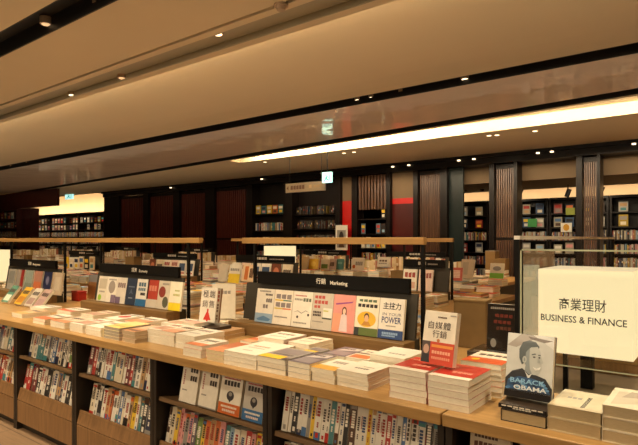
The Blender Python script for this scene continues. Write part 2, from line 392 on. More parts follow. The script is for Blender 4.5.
# left bulkhead over the far-left bookcase
xb0, xb1 = x_at(-60, 8.2), x_at(57, 8.2)
mb = MB(); mb.box((xb0, 8.2, z_at(57, 205.5, 8.2)), (xb1, 8.28, ZC - .02)); struct('trim_3', mb, 'bulkhead')
mb = MB(); mb.box((x_at(16, 8.1) + .02, 8.3, 0), (x_at(30, 8.3), 8.6, z_at(57, 205.5, 8.2))); struct('wall_left', mb, 'bulkhead')

# ------------------------------------------------------------------ distant books: one mass
DB = MB()
PAL = [WHT, CRM, WHT, CRM, GRY, TAN, RED, BLU, YEL, TEA, BRN, PNK, NAVY, ORG, LBL, BLK, WHT, CRM]
rd = random.Random(5)
def dist_spines(x0, x1, y, z, h=.21, pal=PAL, fill=1.0, t=(.014, .034), dim=1.0, dpt=.15):
    x = x0
    while x < x1 - .01:
        w = min(rd.uniform(*t), x1 - x)
        if rd.random() < fill:
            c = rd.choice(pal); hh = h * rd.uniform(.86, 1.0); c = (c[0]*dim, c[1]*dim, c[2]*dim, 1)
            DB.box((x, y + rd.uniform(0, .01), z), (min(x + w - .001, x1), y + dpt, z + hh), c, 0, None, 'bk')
            if rd.random() < .6:
                q = z + hh * rd.uniform(.3, .8); k = rd.choice(pal); DB.box((x + w*.2, y - .001, q - hh*.12), (x + w*.7, y + .012, q + hh*.1), k, 0, None, 'bk')
        x += w
def dist_faces(x0, x1, y, z, n, h=.23, pal=PAL, dim=1.0, skip=.15):
    s = (x1 - x0) / n
    for i in range(n):
        if rd.random() < skip: continue
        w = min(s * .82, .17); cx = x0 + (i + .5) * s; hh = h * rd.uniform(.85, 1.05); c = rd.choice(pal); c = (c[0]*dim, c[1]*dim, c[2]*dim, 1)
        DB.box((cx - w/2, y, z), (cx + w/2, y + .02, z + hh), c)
        k = rd.choice(pal); DB.box((cx - w*.38, y - .002, z + hh*.55), (cx + w*.38, y, z + hh*.85), k, 0, None, 'bk')
        k = rd.choice(pal); DB.box((cx - w*.3, y - .002, z + hh*.12), (cx + w*.3, y, z + hh*.4), k, 0, None, 'bk')
REG = []
def dist_stack(x, y, z, w, d, n, t=.02, pal=None, free=False, exact=False):
    if free and any(abs(x - a) < (w + e) / 2 + .006 and abs(y - b) < (d + f) / 2 + .006 for a, b, e, f in REG): return z
    REG.append((x, y, w, d)); zz = z
    for i in range(n):
        tt = t * (.97 if exact else rd.uniform(.8, 1.2)); o = rd.uniform(-.004, .004); c = PAGE if rd.random() < .75 else rd.choice([GRY, CRM, TAN])
        DB.box((x - w/2 + o, y - d/2 + o, zz + .0005), (x + w/2 + o, y + d/2 + o, zz + tt - .002), c)
        c = rd.choice(pal or [WHT, CRM, WHT, PNK, GRY, LBL, ORG, TAN]); DB.box((x - w/2 + o, y - d/2 + o, zz + tt - .002), (x + w/2 + o, y + d/2 + o, zz + tt), c)
        if i == n - 1:
            k = rd.choice([RED, BLU, BLK, YEL, GRY, ORG]); DB.box((x - w*.3, y - d*.1, zz + tt), (x + w*.3, y + d*.25, zz + tt + .001), k, 0, None, 'b')
        zz += tt
    return zz

# bookcases in the lit room behind the openings
def bookcase(x0, x1, y, top, rows, label, fill, group=None, mat='espresso', depth=.3, upright=1.0):
    t = empty('bookcase', ((x0 + x1) / 2, y, 0)); tag(t, label, 'bookcase', group)
    L = lambda v: v - t.location.x
    mb = MB(); mb.box((L(x0), depth - .03, 0), (L(x1), depth, top)); mb.build('back_panel', mat, t)
    mb = MB(); mb.box((L(x0), 0, top - .05), (L(x1), depth - .03, top)); mb.build('top_board', mat, t)
    for xx in (x0, x1 - .04):
        mb = MB(); mb.box((L(xx), 0, 0), (L(xx) + .04, depth - .03, top - .05)); mb.build('side_panel', mat, t)
    for z, kind in rows:
        mb = MB(); mb.box((L(x0) + .04, .0, z - .03), (L(x1) - .04, depth - .03, z)); mb.build('shelf', mat, t)
        fill(x0 + .05, x1 - .05, y + .03, z, kind)
    return t
def fill_std(x0, x1, y, z, kind):
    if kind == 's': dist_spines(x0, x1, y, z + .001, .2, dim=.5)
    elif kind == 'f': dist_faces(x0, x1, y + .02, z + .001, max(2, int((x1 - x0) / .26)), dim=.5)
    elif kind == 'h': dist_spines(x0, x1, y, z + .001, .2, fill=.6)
YB = 12.5
xr = [x_at(p, YB) for p in (455, 490, 518, 550, 579, 610, 660)]
rowsA = [(1.86, 'f'), (1.56, 'f'), (1.27, 's'), (.98, 'f'), (.70, 's'), (.4, 's')]
rowsB = [(1.86, 'f'), (1.56, 'f'), (1.29, 's'), (1.0, 's'), (.72, 's'), (.42, 's')]
BL = ['dark bookcase seen in the narrow lit opening beside the teal panel', 'dark far bookcase behind the lighter slatted screen', 'dark far bookcase with a green cover, in the wide opening',
      'dark far bookcase with a round yellow picture cover', 'dark far bookcase behind the narrow right slatted screen', 'rightmost far bookcase with rows of pale spines']
for i in range(6):
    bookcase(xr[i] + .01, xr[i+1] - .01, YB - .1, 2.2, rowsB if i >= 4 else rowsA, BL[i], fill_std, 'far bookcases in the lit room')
# a few particular far covers
def far_cover(px0, px1, py0, py1, col, Y=12.38, inner=None):
    xa, xb_ = x_at(px0, Y), x_at(px1, Y); za, zb = z_at(px0, py1, Y), z_at(px0, py0, Y)
    DB.box((xa, Y - .02, za), (xb_, Y, zb), col)
    if inner: art(DB, (xa, Y - .02, za), (xb_ - xa, 0, 0), (0, 0, zb - za), [inner], start=.003)
far_cover(528, 537, 219, 227, C(60, 150, 70)); far_cover(566, 575, 208, 215, C(140, 150, 50)); far_cover(561, 572, 223, 232, WHT, inner=('e', .5, .5, .28, .38, C(220, 160, 40)))
# far-left lit room
yl = 11.8; xl = [x_at(p, yl) for p in (28, 50, 78, 104)]
rowsL = [(2.0, 'f'), (1.7, 'f'), (1.4, 's'), (1.1, 's'), (.8, 's')]
LL = ['dark far-left bookcase next to the dark red upright', 'dark far-left bookcase in the middle under the bright cove', 'dark far-left bookcase at the end of the slatted partition']
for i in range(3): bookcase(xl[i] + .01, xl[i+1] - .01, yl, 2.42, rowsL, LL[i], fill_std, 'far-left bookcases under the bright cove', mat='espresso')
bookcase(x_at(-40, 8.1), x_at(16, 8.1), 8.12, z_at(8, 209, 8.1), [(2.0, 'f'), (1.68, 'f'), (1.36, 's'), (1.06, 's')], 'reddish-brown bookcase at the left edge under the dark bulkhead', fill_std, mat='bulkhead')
# shelves inside the partition, weak light put into the book colours row by row
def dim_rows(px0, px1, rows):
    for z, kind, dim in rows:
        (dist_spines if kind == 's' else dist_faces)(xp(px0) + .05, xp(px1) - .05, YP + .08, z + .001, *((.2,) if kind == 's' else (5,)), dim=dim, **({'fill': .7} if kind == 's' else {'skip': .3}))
def dimcase(px0, px1, rows, label):
    x0, x1 = xp(px0) + .01, xp(px1) - .01
    t = empty('bookcase', ((x0 + x1) / 2, YP + .05, 0)); tag(t, label, 'bookcase')
    for z, *_ in rows:
        mb = MB(); mb.box((x0 - t.location.x, 0, z - .03), (x1 - t.location.x, .2, z)); mb.build('shelf', 'espresso', t)
    mb = MB(); mb.box((x0 - t.location.x, .2, 0), (x1 - t.location.x, .215, 2.7)); mb.build('back_panel', 'espresso', t)
    if px0 == 357:
        mb = MB(); n = 9; w = (x1 - x0) / n
        for i in range(n): mb.box((x0 + i * w + w * .2 - t.location.x, -.02, 1.95), (x0 + i * w + w * .8 - t.location.x, .02, 2.7))
        mb.build('slat', 'screen2', t)
    dim_rows(px0, px1, rows)
dimcase(252, 283, [(1.95, 'f', .8), (1.52, 's', .9), (1.15, 's', .6), (.8, 's', .5)], 'dim bookcase with two brighter rows of books below the wayfinding sign')
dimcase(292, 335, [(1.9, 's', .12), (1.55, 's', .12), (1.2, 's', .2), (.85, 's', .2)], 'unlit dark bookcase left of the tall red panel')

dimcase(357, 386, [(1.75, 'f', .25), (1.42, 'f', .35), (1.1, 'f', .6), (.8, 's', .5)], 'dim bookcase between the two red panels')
# poster leaning before the red panel
xa, xb_ = xp(339.5), xp(351); pz0, pz1 = z_at(345, 239, 9.85), z_at(345, 225, 9.85)
t = empty('poster_stand', ((xa + xb_) / 2, 9.85, 0)); tag(t, 'small white framed poster standing before the tall red panel', 'poster')
mb = MB(); mb.box((-(xb_-xa)/2, 0, 1.05), ((xb_-xa)/2, .02, pz1), WHT); art(mb, (-(xb_-xa)/2, 0, 1.05), (xb_-xa, 0, 0), (0, 0, pz1-1.05), [('r', .12, .1, .88, .8, GRY), ('e', .5, .5, .2, .25, C(60, 50, 46)), ('p', [(.25, .1), (.75, .1), (.62, .36), (.38, .36)], BRN)]); mb.build('poster', 'cover', t)
mb = MB(); mb.cyl((0, .03, 0), (0, .03, 1.2), .015); mb.cyl((0, .03, 0), (0, .03, .02), .15); mb.build('stand', 'black', t)

# ================================================================== ISLAND (foreground)
YF = 1.615
XD = [-5.46, -4.68, -3.90, -3.11, -2.325, -1.535, -0.745, 0.03, 0.80]
BAY = ['bay beyond the left edge', 'leftmost bay', 'leftmost bay', 'second bay from left', 'third bay from left', 'bay with face-out books', 'wide white-spined bay', 'rightmost bay']
ta = math.radians(11)
SN, SB = Vector((0, math.sin(ta), math.cos(ta))), Vector((0, math.cos(ta), -math.sin(ta)))
ZU, ZL = .505, .272
def wedge_shelf(x0, x1, z, y0=YF + .03, d=.2, th=.02):
    mb = MB(); A = Vector((0, y0, z)); B = A + SB * d
    mb.prism([(A.y, A.z), (B.y, B.z), (B.y - SN.y*th, B.z - SN.z*th), (A.y - SN.y*th, A.z - SN.z*th)], x0, x1); return mb
CAB = ['wooden shelf cabinet past the left end, under the left display boards', 'leftmost wooden shelf cabinet, mostly cut off by the picture edge', 'wooden shelf cabinet second from the left, red books low down',
       'wooden shelf cabinet third from the left, dark red spines on top', 'wooden shelf cabinet holding four face-out books', 'wooden shelf cabinet of mostly white spines below the red book stacks', 'rightmost wooden shelf cabinet, under the portrait book and wrapped stacks', 'wooden shelf cabinet beyond the right edge']
for i in range(1, 8):
    x0, x1 = XD[i - 1] + .002, XD[i] - .002
    t = empty('shelf_cabinet', ((x0 + x1) / 2, YF, 0)); tag(t, CAB[i - 1 if i < 8 else 7], 'cabinet', 'shelf cabinets under the long worktop')
    cx = t.location.x; L0, L1 = x0 - cx, x1 - cx
    for a, b in ((L0, L0 + .024), (L1 - .024, L1)):
        mb = MB(); mb.box((a, .012, 0), (b, .30, .698)); mb.build('side_panel', 'dark_side', t, .001)
    mb = MB(); mb.box((L0 + .0245, .285, .05), (L1 - .0245, .30, .698)); mb.build('back_panel', 'dark_side', t)
    for z in (ZU, ZL):
        mb = wedge_shelf(L0 + .025, L1 - .025, z, .03, .22); mb.build('shelf', 'shelf_wood', t, .001)
    mb = MB(); mb.prism([(.014, .205), (.033, .284), (.041, .284), (.041, .205)], L0 + .025, L1 - .025); mb.build('front_lip', 'oak_front', t, .002)
    mb = MB(); mb.box((L0 + .026, .014, .055), (L1 - .026, .034, .201)); mb.build('drawer', 'oak_front', t, .0015)
    mb = MB(); mb.box((L0 + .025, .05, 0), (L1 - .025, .07, .05)); mb.build('plinth', 'dark_side', t)
# worktops
YE = 2.98
mb = MB(); mb.box((-7.4, YF - .015, .70), (-.748, YE, ZT)); tag(mb.build('worktop', 'oak', None, .003), 'long oak worktop carrying the stacks from left edge to the red books', 'worktop')
mb = MB(); mb.box((-.742, YF - .015, .70), (.85, 2.07, ZT)); tag(mb.build('worktop', 'oak', None, .003), 'narrow oak worktop at the right under the portrait book and wrapped stacks', 'worktop')
t = empty('island_base', (-4.1, 2.4, 0)); tag(t, 'closed wooden body behind the shelf cabinets under the long worktop', 'counter')
mb = MB(); mb.box((-3.3, -.47, .05), (3.30, .54, .698)); mb.build('body', 'oak_front', t)
mb = MB(); mb.box((-3.25, -.45, 0), (3.27, .50, .05)); mb.build('plinth', 'dark_side', t)
t = empty('low_platform', (.03, 2.5, 0)); tag(t, 'low grey platform behind the right worktop, under the lit sign box', 'platform')
mb = MB(); mb.box((-.79, -.42, .60), (.82, .42, .645)); mb.build('platform_top', 'grey', t, .002)
mb = MB(); mb.box((-.78, -.42, 0), (.8, .40, .598)); mb.build('body', 'oak_front', t)
t = empty('rear_counter', (.03, 3.1, 0)); tag(t, 'wooden counter strip behind the grey platform', 'counter')
mb = MB(); mb.box((-.79, -.17, .0), (.82, .17, .70)); mb.build('body', 'oak_front', t)
mb = MB(); mb.box((-.80, -.175, .702), (.83, .18, ZT)); mb.build('counter_top', 'oak', t, .002)

# ------------------------------------------------------------------ spine-out books on the cabinet shelves
rs = random.Random(21)
def spine_book(col, h, t, w):
    nm, c = CNAME[col]; dark = sum(c[:3]) < .6
    ink = WHT if dark else rs.choice([C(60, 50, 44), C(60, 50, 44), C(150, 40, 30), C(50, 70, 110)])
    c = tuple(v * .86 + .02 for v in c[:3]) + (1,)
    it = []
    q = rs.random()
    if q < .3: it.append(('r', 0, 0, 1, rs.uniform(.1, .3), rs.choice([RED, BLU, NAVY, TEA, BRN, ORG, BLK]) if not dark else rs.choice([WHT, GRY, RED])))
    elif q < .45: it.append(('r', 0, rs.uniform(.78, .88), 1, 1, rs.choice([RED, BLU, TEA, ORG, YEL, BRN])))
    a = rs.uniform(.42, .5); it.append(('v', .26, a, .74, a + rs.uniform(.3, .44), rs.randint(5, 8), ink))
    if rs.random() < .75: it.append(('v', .36, .26, .62, .38, 3, ink))
    if rs.random() < .7: it.append(('v', .06, .5, .2, .5 + rs.uniform(.1, .3), 9, rs.choice([GRY, C(150, 60, 50), ink])))
    if rs.random() < .4: it.append(('r', .1, rs.uniform(.84, .9), .9, .95, rs.choice([RED, BLU, GRY, TAN, ink])))
    if rs.random() < .5: it.append(('r', .28, .05, .72, .05 + .3 * t / h * 2, rs.choice([RED, BLK, BLU, GRY]) if not dark else WHT))
    return nm, book_meshes(w, h, t, c, (), it)
def shelf_spines(bay, z, x0, cols, where, lo=.012, hi=.026, fit=None, h0=.182):
    """books stand on the sloping shelf, spines toward the aisle"""
    ts = [rs.uniform(lo, hi) for _ in cols]
    if fit: k = (fit - x0) / sum(ts); ts = [q * k for q in ts]
    x = x0
    for i, (c, t) in enumerate(zip(cols, ts)):
        h, w = h0 * rs.uniform(.9, 1.0), rs.uniform(.125, .14)
        nm, ms = spine_book(c, h, t - .0008, w)
        base = Vector((x + t / 2, YF + .045 + rs.uniform(0, .008), z)) + SN * .0012 + SB * 0
        # local x (away from spine) -> back, y -> up, z (front cover) -> x
        T = basis(SB, SN, (1, 0, 0), base + SB * (w/2) + SN * (h/2) - Vector((t/2 - .0004, 0, 0)))
        put_book(ms, T, f'{nm} spine, {ORD[i]} from left on the {where} shelf, {bay}', f'spines on the {where} shelf, {bay}')
        x += t
def bx(i): return XD[i] + .03, XD[i+1] - .03
shelf_spines('leftmost bay', ZU, -4.40, 'gwkgwcewkg', 'upper', fit=-3.95)
shelf_spines('leftmost bay', ZL, -4.40, 'krdrcwtwcm', 'lower', fit=-3.95)
shelf_spines('second bay from left', ZU, -3.79, 'wcweewgwbwckwwly', 'upper', fit=-3.16)
shelf_spines('second bay from left', ZL, -3.87, 'rrmdkwwkcwtnwkwg', 'lower', fit=-3.16)
shelf_spines('third bay from left', ZU, -3.03, 'drwkwwweccwdrgwtcwc', 'upper', fit=-2.38)
shelf_spines('third bay from left', ZL, -3.01, 'cwkwtowwbcwtyweknt', 'lower', fit=-2.38)
shelf_spines('bay with face-out books', ZL, -2.28, 'mcyppgpulyotopeawcrpyc', 'lower', fit=-1.60)
shelf_spines('wide white-spined bay', ZU, -1.49, 'wwkwwgywwwewwkmwwywwwrwwbwwwkgwwk'[:30], 'upper', fit=-.785)
shelf_spines('wide white-spined bay', ZL, -1.50, 'cwtwkrwcwbwywcwkwgw', 'lower', fit=-.785)

# ------------------------------------------------------------------ face-out books in the cabinets
def face_shelf(x, z, ms, h, t, label, n=1, lean=0):
    for k in range(n):
        base = Vector((x, YF + .045, z)) + SN * .0012 + SB * (k * (t + .0022))
        T = basis((1, 0, 0), SN, -SB, base + SN * (h/2) + SB * t)
        put_book(ms, T, label if k == 0 else f'{ORD[k]} copy hidden behind the {label}'[:110])
def F_white(band=None, heart=False, title=C(50, 44, 44)):
    it = [('l', .46, .80, .92, .92, 3, title), ('l', .5, .58, .9, .72, 3, title), ('v', .12, .45, .2, .86, 7, C(180, 120, 110)), ('l', .12, .3, .4, .34, 6, GRY)]
    if band:
        it = [('l', .12, .86, .88, .9, 12, C(170, 60, 50)), ('l', .14, .70, .88, .83, 5, title), ('e', .5, .46, .17, .12, C(50, 46, 50)), ('p', [(.34, .44), (.66, .44), (.5, .3)], C(50, 46, 50)), ('e', .5, .5, .08, .05, GRY),
              ('r', 0, 0, 1, .27, band), ('l', .12, .16, .86, .21, 11, WHT), ('l', .2, .06, .8, .12, 7, C(230, 210, 200))]
    return it
b1 = book_meshes(.125, .18, .03, WHT, F_white(), ())
b2 = book_meshes(.125, .18, .03, WHT, F_white() + [('r', 0, 0, 1, .03, GRY)], ())
b3 = book_meshes(.14, .18, .012, WHT, F_white(ORG), ())
b4 = book_meshes(.125, .178, .015, C(196, 190, 180), F_white(C(60, 110, 160)), ())
face_shelf(x_at(190, 1.68), ZU, b1, .18, .03, 'white face-out paperback, leftmost of the four in the cabinet')
face_shelf(x_at(209.5, 1.68), ZU, b2, .18, .03, 'white face-out paperback left of the orange-banded one in the cabinet')
face_shelf(x_at(231, 1.68), ZU, b3, .18, .012, 'white book with heart picture and orange band in the cabinet', 4)
face_shelf(x_at(254.5, 1.68), ZU, b4, .178, .015, 'grey-white book with heart picture and blue band in the cabinet')
b5 = book_meshes(.13, .18, .02, C(206, 190, 164), [('l', .1, .86, .7, .93, 7, BRN), ('l', .1, .7, .92, .8, 7, C(96, 50, 34)), ('r', .1, .2, .9, .6, TAN)], ())
b6 = book_meshes(.13, .18, .02, C(196, 190, 176), [('l', .3, .84, .9, .92, 6, GRY), ('l', .1, .66, .92, .76, 7, BRN), ('r', 0, 0, 1, .3, GRY)], ())
face_shelf(x_at(489, 1.68), ZU, b5, .18, .02, 'beige face-out book in the rightmost cabinet, under the portrait book')
face_shelf(x_at(541, 1.68), ZU, b6, .18, .02, 'grey face-out book in the rightmost cabinet, under the wrapped stacks')

# ------------------------------------------------------------------ stacks on the worktop
SREG = []
def stack(px, Y, w, d, n, t, cover, front, desc, mat='cover', page=PAGE, x=None, yaw=0.0, edge=None, hard=False, z=ZT, jit=.0025, upright=True, spread=0.0):
    """n copies lying flat; px: front left corner; w across the front, d deep; title reads from the front"""
    X = (x_at(px, Y) if x is None else x) + w / 2; Yc = Y + d / 2
    for a, b, e, f, q in SREG:
        ox, oy = (w + e) / 2 - abs(X - a), (d + f) / 2 - abs(Yc - b)
        if ox > -.006 and oy > -.006: print('STACK', desc, '|', q, round(ox, 3), round(oy, 3))
    SREG.append((X, Yc, w, d, desc))
    ms = book_meshes(w, d, t - .0008, cover, front, (), edge, mat, page, hard)
    top = z
    for i in range(n):
        T = Matrix.Translation((X + rs.uniform(-jit, jit), Yc + rs.uniform(-jit, jit), z + .0004 + i * t)) @ Matrix.Rotation(yaw + rs.uniform(-.02, .02) * jit / .004, 4, 'Z')
        k = n - 1 - i
        lab = f'top book of {desc}' if k == 0 else (f'bottom book of {desc}' if k == n - 1 else f'{ORD[k]} book down in {desc}')
        put_book(ms, T, lab, f'books in {desc}')
        top = z + (i + 1) * t
    return Vector((X, Yc, top))
L = lambda *a: list(a)
ink = C(70, 60, 56)
wh = lambda c2=ORG, b=.3: [('r', 0, 0, 1, b, c2), ('l', .12, .6, .85, .78, 5, ink), ('l', .12, .45, .6, .5, 7, GRY)]
plain = [('l', .12, .62, .8, .8, 4, C(120, 100, 90)), ('l', .15, .3, .8, .36, 9, GRY)]
ph = [('r', .08, .1, .92, .55, C(190, 150, 130)), ('l', .12, .66, .85, .84, 5, C(150, 80, 70))]
# left end, low piles
stack(12, 1.70, .16, .2, 2, .016, C(224, 190, 150), wh(C(214, 170, 110)), 'low pile at the far left table end')
stack(33, 1.66, .16, .2, 2, .018, WHT, wh(C(220, 120, 80), .4), 'low orange-white pile by the left table end')
stack(50, 1.66, .18, .2, 2, .02, C(236, 214, 190), wh(C(226, 150, 110), .3), 'third low pile from the left')
stack(70, 1.655, .15, .2, 3, .017, WHT, ph, 'fourth low pile from the left')
stack(86, 1.655, .16, .2, 3, .017, WHT, plain, 'pale pile just left of the yellow-topped pile')
stack(104, 1.655, .155, .2, 4, .017, C(228, 204, 120), [('r', 0, .5, 1, 1, C(236, 214, 150)), ('l', .1, .2, .8, .3, 6, TAN)], 'the yellow-topped pile on the left', page=C(176, 166, 150))
stack(122.5, 1.66, .118, .2, 3, .021, C(206, 150, 108), [('r', .0, .4, 1, 1, C(222, 190, 160)), ('l', .1, .1, .9, .25, 6, C(120, 90, 80))], 'tan pile right of the yellow-topped pile', page=C(196, 176, 146))
stack(30, 1.91, .2, .15, 2, .018, WHT, plain, 'white low pile behind the left end piles')
stack(57, 1.90, .2, .15, 3, .017, WHT, wh(C(220, 110, 80), .35), 'orange-white pile behind the third low pile')
stack(81, 1.885, .16, .2, 3, .018, CRM, ph, 'cream pile behind the pale pile')
stack(104, 1.88, .15, .2, 3, .018, WHT, [('e', .5, .5, .3, .2, RED), ('l', .1, .8, .9, .9, 6, ink)], 'pile with a red spot behind the yellow-topped pile')
stack(124, 1.885, .17, .2, 3, .018, WHT, wh(C(226, 150, 110), .5), 'white pile behind the tan pile')
# middle-left block
stack(147.5, 1.735, .115, .2, 4, .0185, WHT, ph, 'first tall white pile right of the bare edge')
stack(160, 1.735, .121, .2, 4, .0185, C(240, 226, 206), wh(C(222, 160, 130), .4), 'second tall white pile right of the bare edge')
stack(175.5, 1.735, .15, .2, 3, .024, WHT, plain, 'third tall white pile right of the bare edge')
stack(183.5, 1.645, .13, .17, 3, .019, WHT, wh(C(214, 130, 90), .3), 'front white pile left of the thin cream pile', x=x_at(183.5, 1.645))
stack(206.5, 1.645, .122, .2, 3, .017, C(214, 140, 100), [('r', 0, .4, 1, 1, C(186, 110, 76))], 'orange-topped cream pile at the front edge', page=C(232, 216, 178))
stack(224, 1.64, .2, .26, 3, .021, WHT, [('l', .2, .55, .7, .62, 6, C(216, 130, 90)), ('l', .2, .42, .7, .46, 9, GRY), ('l', .3, .2, .6, .24, 6, GRY)], 'broad white pile at the front edge')
stack(161, 1.96, .16, .2, 3, .02, WHT, ph, 'pale pile behind the tall white piles')
Sk = stack(182, 1.965, .115, .15, 4, .02, WHT, wh(C(226, 180, 160), .5), 'white pile left of the red-triangle book')
Sp = stack(204.5, 2.03, .17, .155, 2, .022, C(214, 180, 130), [('r', 0, 0, 1, 1, C(190, 150, 110))], 'kraft pile under the red-triangle book', page=C(206, 172, 124))
stack(240, 1.92, .085, .17, 3, .014, C(206, 110, 60), [('l', .1, .6, .9, .8, 4, WHT), ('r', 0, 0, 1, .3, C(228, 170, 130))], 'orange pile left of the broad white pile')
stack(258, 1.955, .17, .18, 4, .017, WHT, plain, 'white pile in front of the blue-picture book')
stack(288.5, 1.96, .13, .19, 3, .021, C(238, 222, 200), plain, 'white pile with red side in front of the board', edge=RED)
# purple-grey and white block
yb_ = [('r', 0, 0, 1, .2, C(70, 60, 62)), ('r', 0, .02, .8, .3, YEL), ('r', .1, .5, .9, .9, C(130, 120, 124)), ('l', .15, .36, .85, .45, 7, C(90, 80, 84))]
stack(257, 1.645, .16, .2, 3, .0215, C(150, 142, 138), yb_, 'yellow-banded grey pile at the front edge')
pg = [('r', .1, .1, .9, .5, C(140, 130, 136)), ('p', [(.1, .5), (.9, .7), (.9, .95), (.3, .9)], C(206, 198, 196)), ('l', .1, .74, .7, .86, 5, C(60, 52, 60))]
stack(288, 1.65, .113, .19, 3, .0215, PUR, pg, 'purple-grey pile at the front edge')
og = [('r', 0, 0, 1, .34, C(224, 170, 70)), ('l', .2, .6, .8, .8, 4, GRY)]
stack(311.5, 1.66, .112, .18, 3, .018, WHT, og, 'yellow-edged white pile at the front edge')
stack(337, 1.668, .14, .18, 4, .0155, WHT, [('l', .3, .3, .75, .4, 5, C(120, 110, 110)), ('r', .45, .5, .8, .54, GRY)], 'plain white pile left of the red books', page=PAGE)
stack(303, 1.86, .085, .09, 3, .02, C(150, 142, 138), yb_, 'yellow-banded pile behind the purple-grey pile')
stack(321.5, 1.865, .12, .18, 3, .02, PUR, pg, 'purple-grey pile behind the yellow-edged pile')
stack(345, 1.872, .117, .18, 3, .02, C(240, 226, 208), [('r', .1, .05, .9, .4, C(196, 110, 60)), ('r', .0, .5, .6, .62, C(90, 76, 76)), ('l', .2, .7, .8, .85, 4, GRY)], 'orange-picture pile behind the plain white pile')
stack(370, 1.872, .16, .19, 4, .022, WHT, [('l', .3, .3, .8, .4, 5, GRY)], 'tall white pile by the ledge end, behind the plain white pile', page=PAGE)
# red block
rc = C(178, 50, 38)
rart = [('r', 0, 0, 1, .16, C(238, 228, 212)), ('l', .35, .36, .85, .48, 4, C(226, 150, 130)), ('p', [(0, .7), (.6, .9), (.6, 1), (0, 1)], C(206, 70, 50)), ('l', .1, .75, .3, .8, 3, C(236, 190, 160))]
R1 = stack(389.5, 1.655, .143, .2, 5, .0215, rc, rart, 'front left pile of red books', page=PAGE)
R2 = stack(428, 1.645, .143, .2, 5, .0215, rc, rart, 'front right pile of red books', page=PAGE)
R3 = stack(0, 1.875, .15, .2, 6, .0195, C(236, 224, 206), [('r', 0, 0, 1, .42, C(204, 90, 44)), ('l', .1, .62, .9, .78, 4, C(90, 74, 66)), ('e', .25, .25, .1, .08, YEL)], 'white-topped pile behind the red books', x=-.795, page=PAGE)
# wrapped right-hand stacks
WR = C(150, 138, 116)
wb1 = stack(501, 1.655, .133, .215, 1, .036, C(60, 52, 46), [('r', .05, .05, .95, .95, C(70, 62, 56))], 'x', 'wrap', C(190, 172, 136), hard=True, jit=.001)
o = [q for q in COL.objects if q.get('label') == 'top book of x'][0]; tag(o, 'thick shrink-wrapped book under the portrait book', 'book', 'thick shrink-wrapped books at the right'); 
stack(547.5, 1.655, .142, .2, 2, .038, C(196, 180, 148), [('r', .06, .08, .94, .92, C(206, 192, 160)), ('r', .58, .1, .66, .7, C(70, 60, 50)), ('l', .2, .5, .5, .6, 3, GRY)], 'wrapped pile right of the portrait book', 'wrap', C(196, 178, 142), hard=True, jit=.0015)  # narrow dark strip: reflection of the sign post, drawn into the cover
stack(602.5, 1.655, .16, .215, 3, .034, C(220, 208, 184), [('p', [(.1, .1), (.6, .3), (.9, .2), (.9, .9), (.1, .8)], C(190, 176, 156)), ('p', [(.2, .5), (.6, .6), (.8, .8), (.3, .86)], C(150, 130, 116))], 'wrapped pale pile at the right edge', 'wrap', C(206, 190, 156), hard=True, jit=.0015)

# ------------------------------------------------------------------ special standing books
def acrylic_stand(x, y, z, w, d, yaw, label, h=.022):
    mb = MB(); mb.prism([(-d/2, 0), (d/2, 0), (d/2, h * 1.0), (-d/2, h * .75)], -w/2, w/2)
    o = mb.build('book_stand', 'acrylic_dark', None, .001, (x, y, z + .0005)); o.rotation_euler.z = yaw; return tag(o, label, 'stand')
# portrait book
w, h, t = .142, .198, .03
face = C(176, 182, 180); hair = C(86, 96, 100); skin = C(206, 208, 200)
LG = C(214, 216, 212); DKH = C(92, 102, 106); SK = C(196, 200, 196); SK2 = C(150, 160, 162)  # LG: silver ground, lightened to carry the wrap's reflected light
pa = [('r', 0, 0, 1, 1, LG), ('p', [(0, .8), (.3, 1), (.75, 1), (.2, .78)], C(176, 168, 160)), ('p', [(.55, 1), (1, .8), (1, .95), (.8, 1)], C(232, 232, 228)), ('p', [(.45, .97), (.98, .93), (.8, .89), (.5, .93)], C(120, 108, 100)),
      ('p', [(.40, .34), (.42, .5), (.62, .46), (.66, .34)], SK2),
      ('p', [(.28, .62), (.27, .76), (.34, .87), (.48, .91), (.62, .89), (.70, .82), (.66, .70), (.5, .6), (.34, .52)], DKH),
      ('p', [(.40, .56), (.42, .72), (.52, .80), (.66, .82), (.72, .76), (.75, .66), (.80, .58), (.755, .56), (.765, .48), (.72, .40), (.60, .36), (.46, .43)], SK),
      ('p', [(.40, .56), (.42, .72), (.50, .78), (.50, .60), (.52, .46), (.60, .36), (.46, .43)], SK2), ('e', .395, .60, .045, .055, SK), ('e', .395, .60, .02, .03, SK2),
      ('p', [(.54, .695), (.62, .715), (.64, .70), (.55, .68)], DKH), ('p', [(.68, .70), (.735, .70), (.735, .685), (.68, .685)], DKH), ('e', .60, .655, .03, .012, C(70, 76, 80)), ('e', .71, .655, .022, .012, C(70, 76, 80)),
      ('p', [(.68, .65), (.74, .585), (.67, .575)], C(176, 182, 180)), ('p', [(.58, .50), (.66, .485), (.755, .515), (.72, .465), (.64, .45)], C(244, 244, 240)),
      ('p', [(0, .10), (0, .28), (.14, .40), (.36, .46), (.5, .38), (.66, .38), (.86, .34), (1, .20), (1, .10)], C(52, 56, 62)), ('p', [(.42, .42), (.5, .30), (.58, .40), (.5, .36)], C(230, 232, 230)),
      ('p', [(.03, .12), (.06, .26), (.3, .33), (.6, .32), (.84, .28), (.97, .12)], C(58, 92, 132))] + [('e', .06 + .88 * ((i * 37) % 100) / 100, .13 + .16 * ((i * 53) % 100) / 100, .045, .018, [C(110, 160, 206), C(150, 190, 220), C(50, 70, 100), C(84, 130, 180)][i % 4]) for i in range(26)] + [
      ('t', .12, .225, .86, .30, 'BARACK', C(150, 200, 236), .02), ('t', .2, .125, .9, .195, 'OBAMA', C(232, 238, 242), .02), ('r', 0, 0, 1, .10, C(26, 25, 27))]
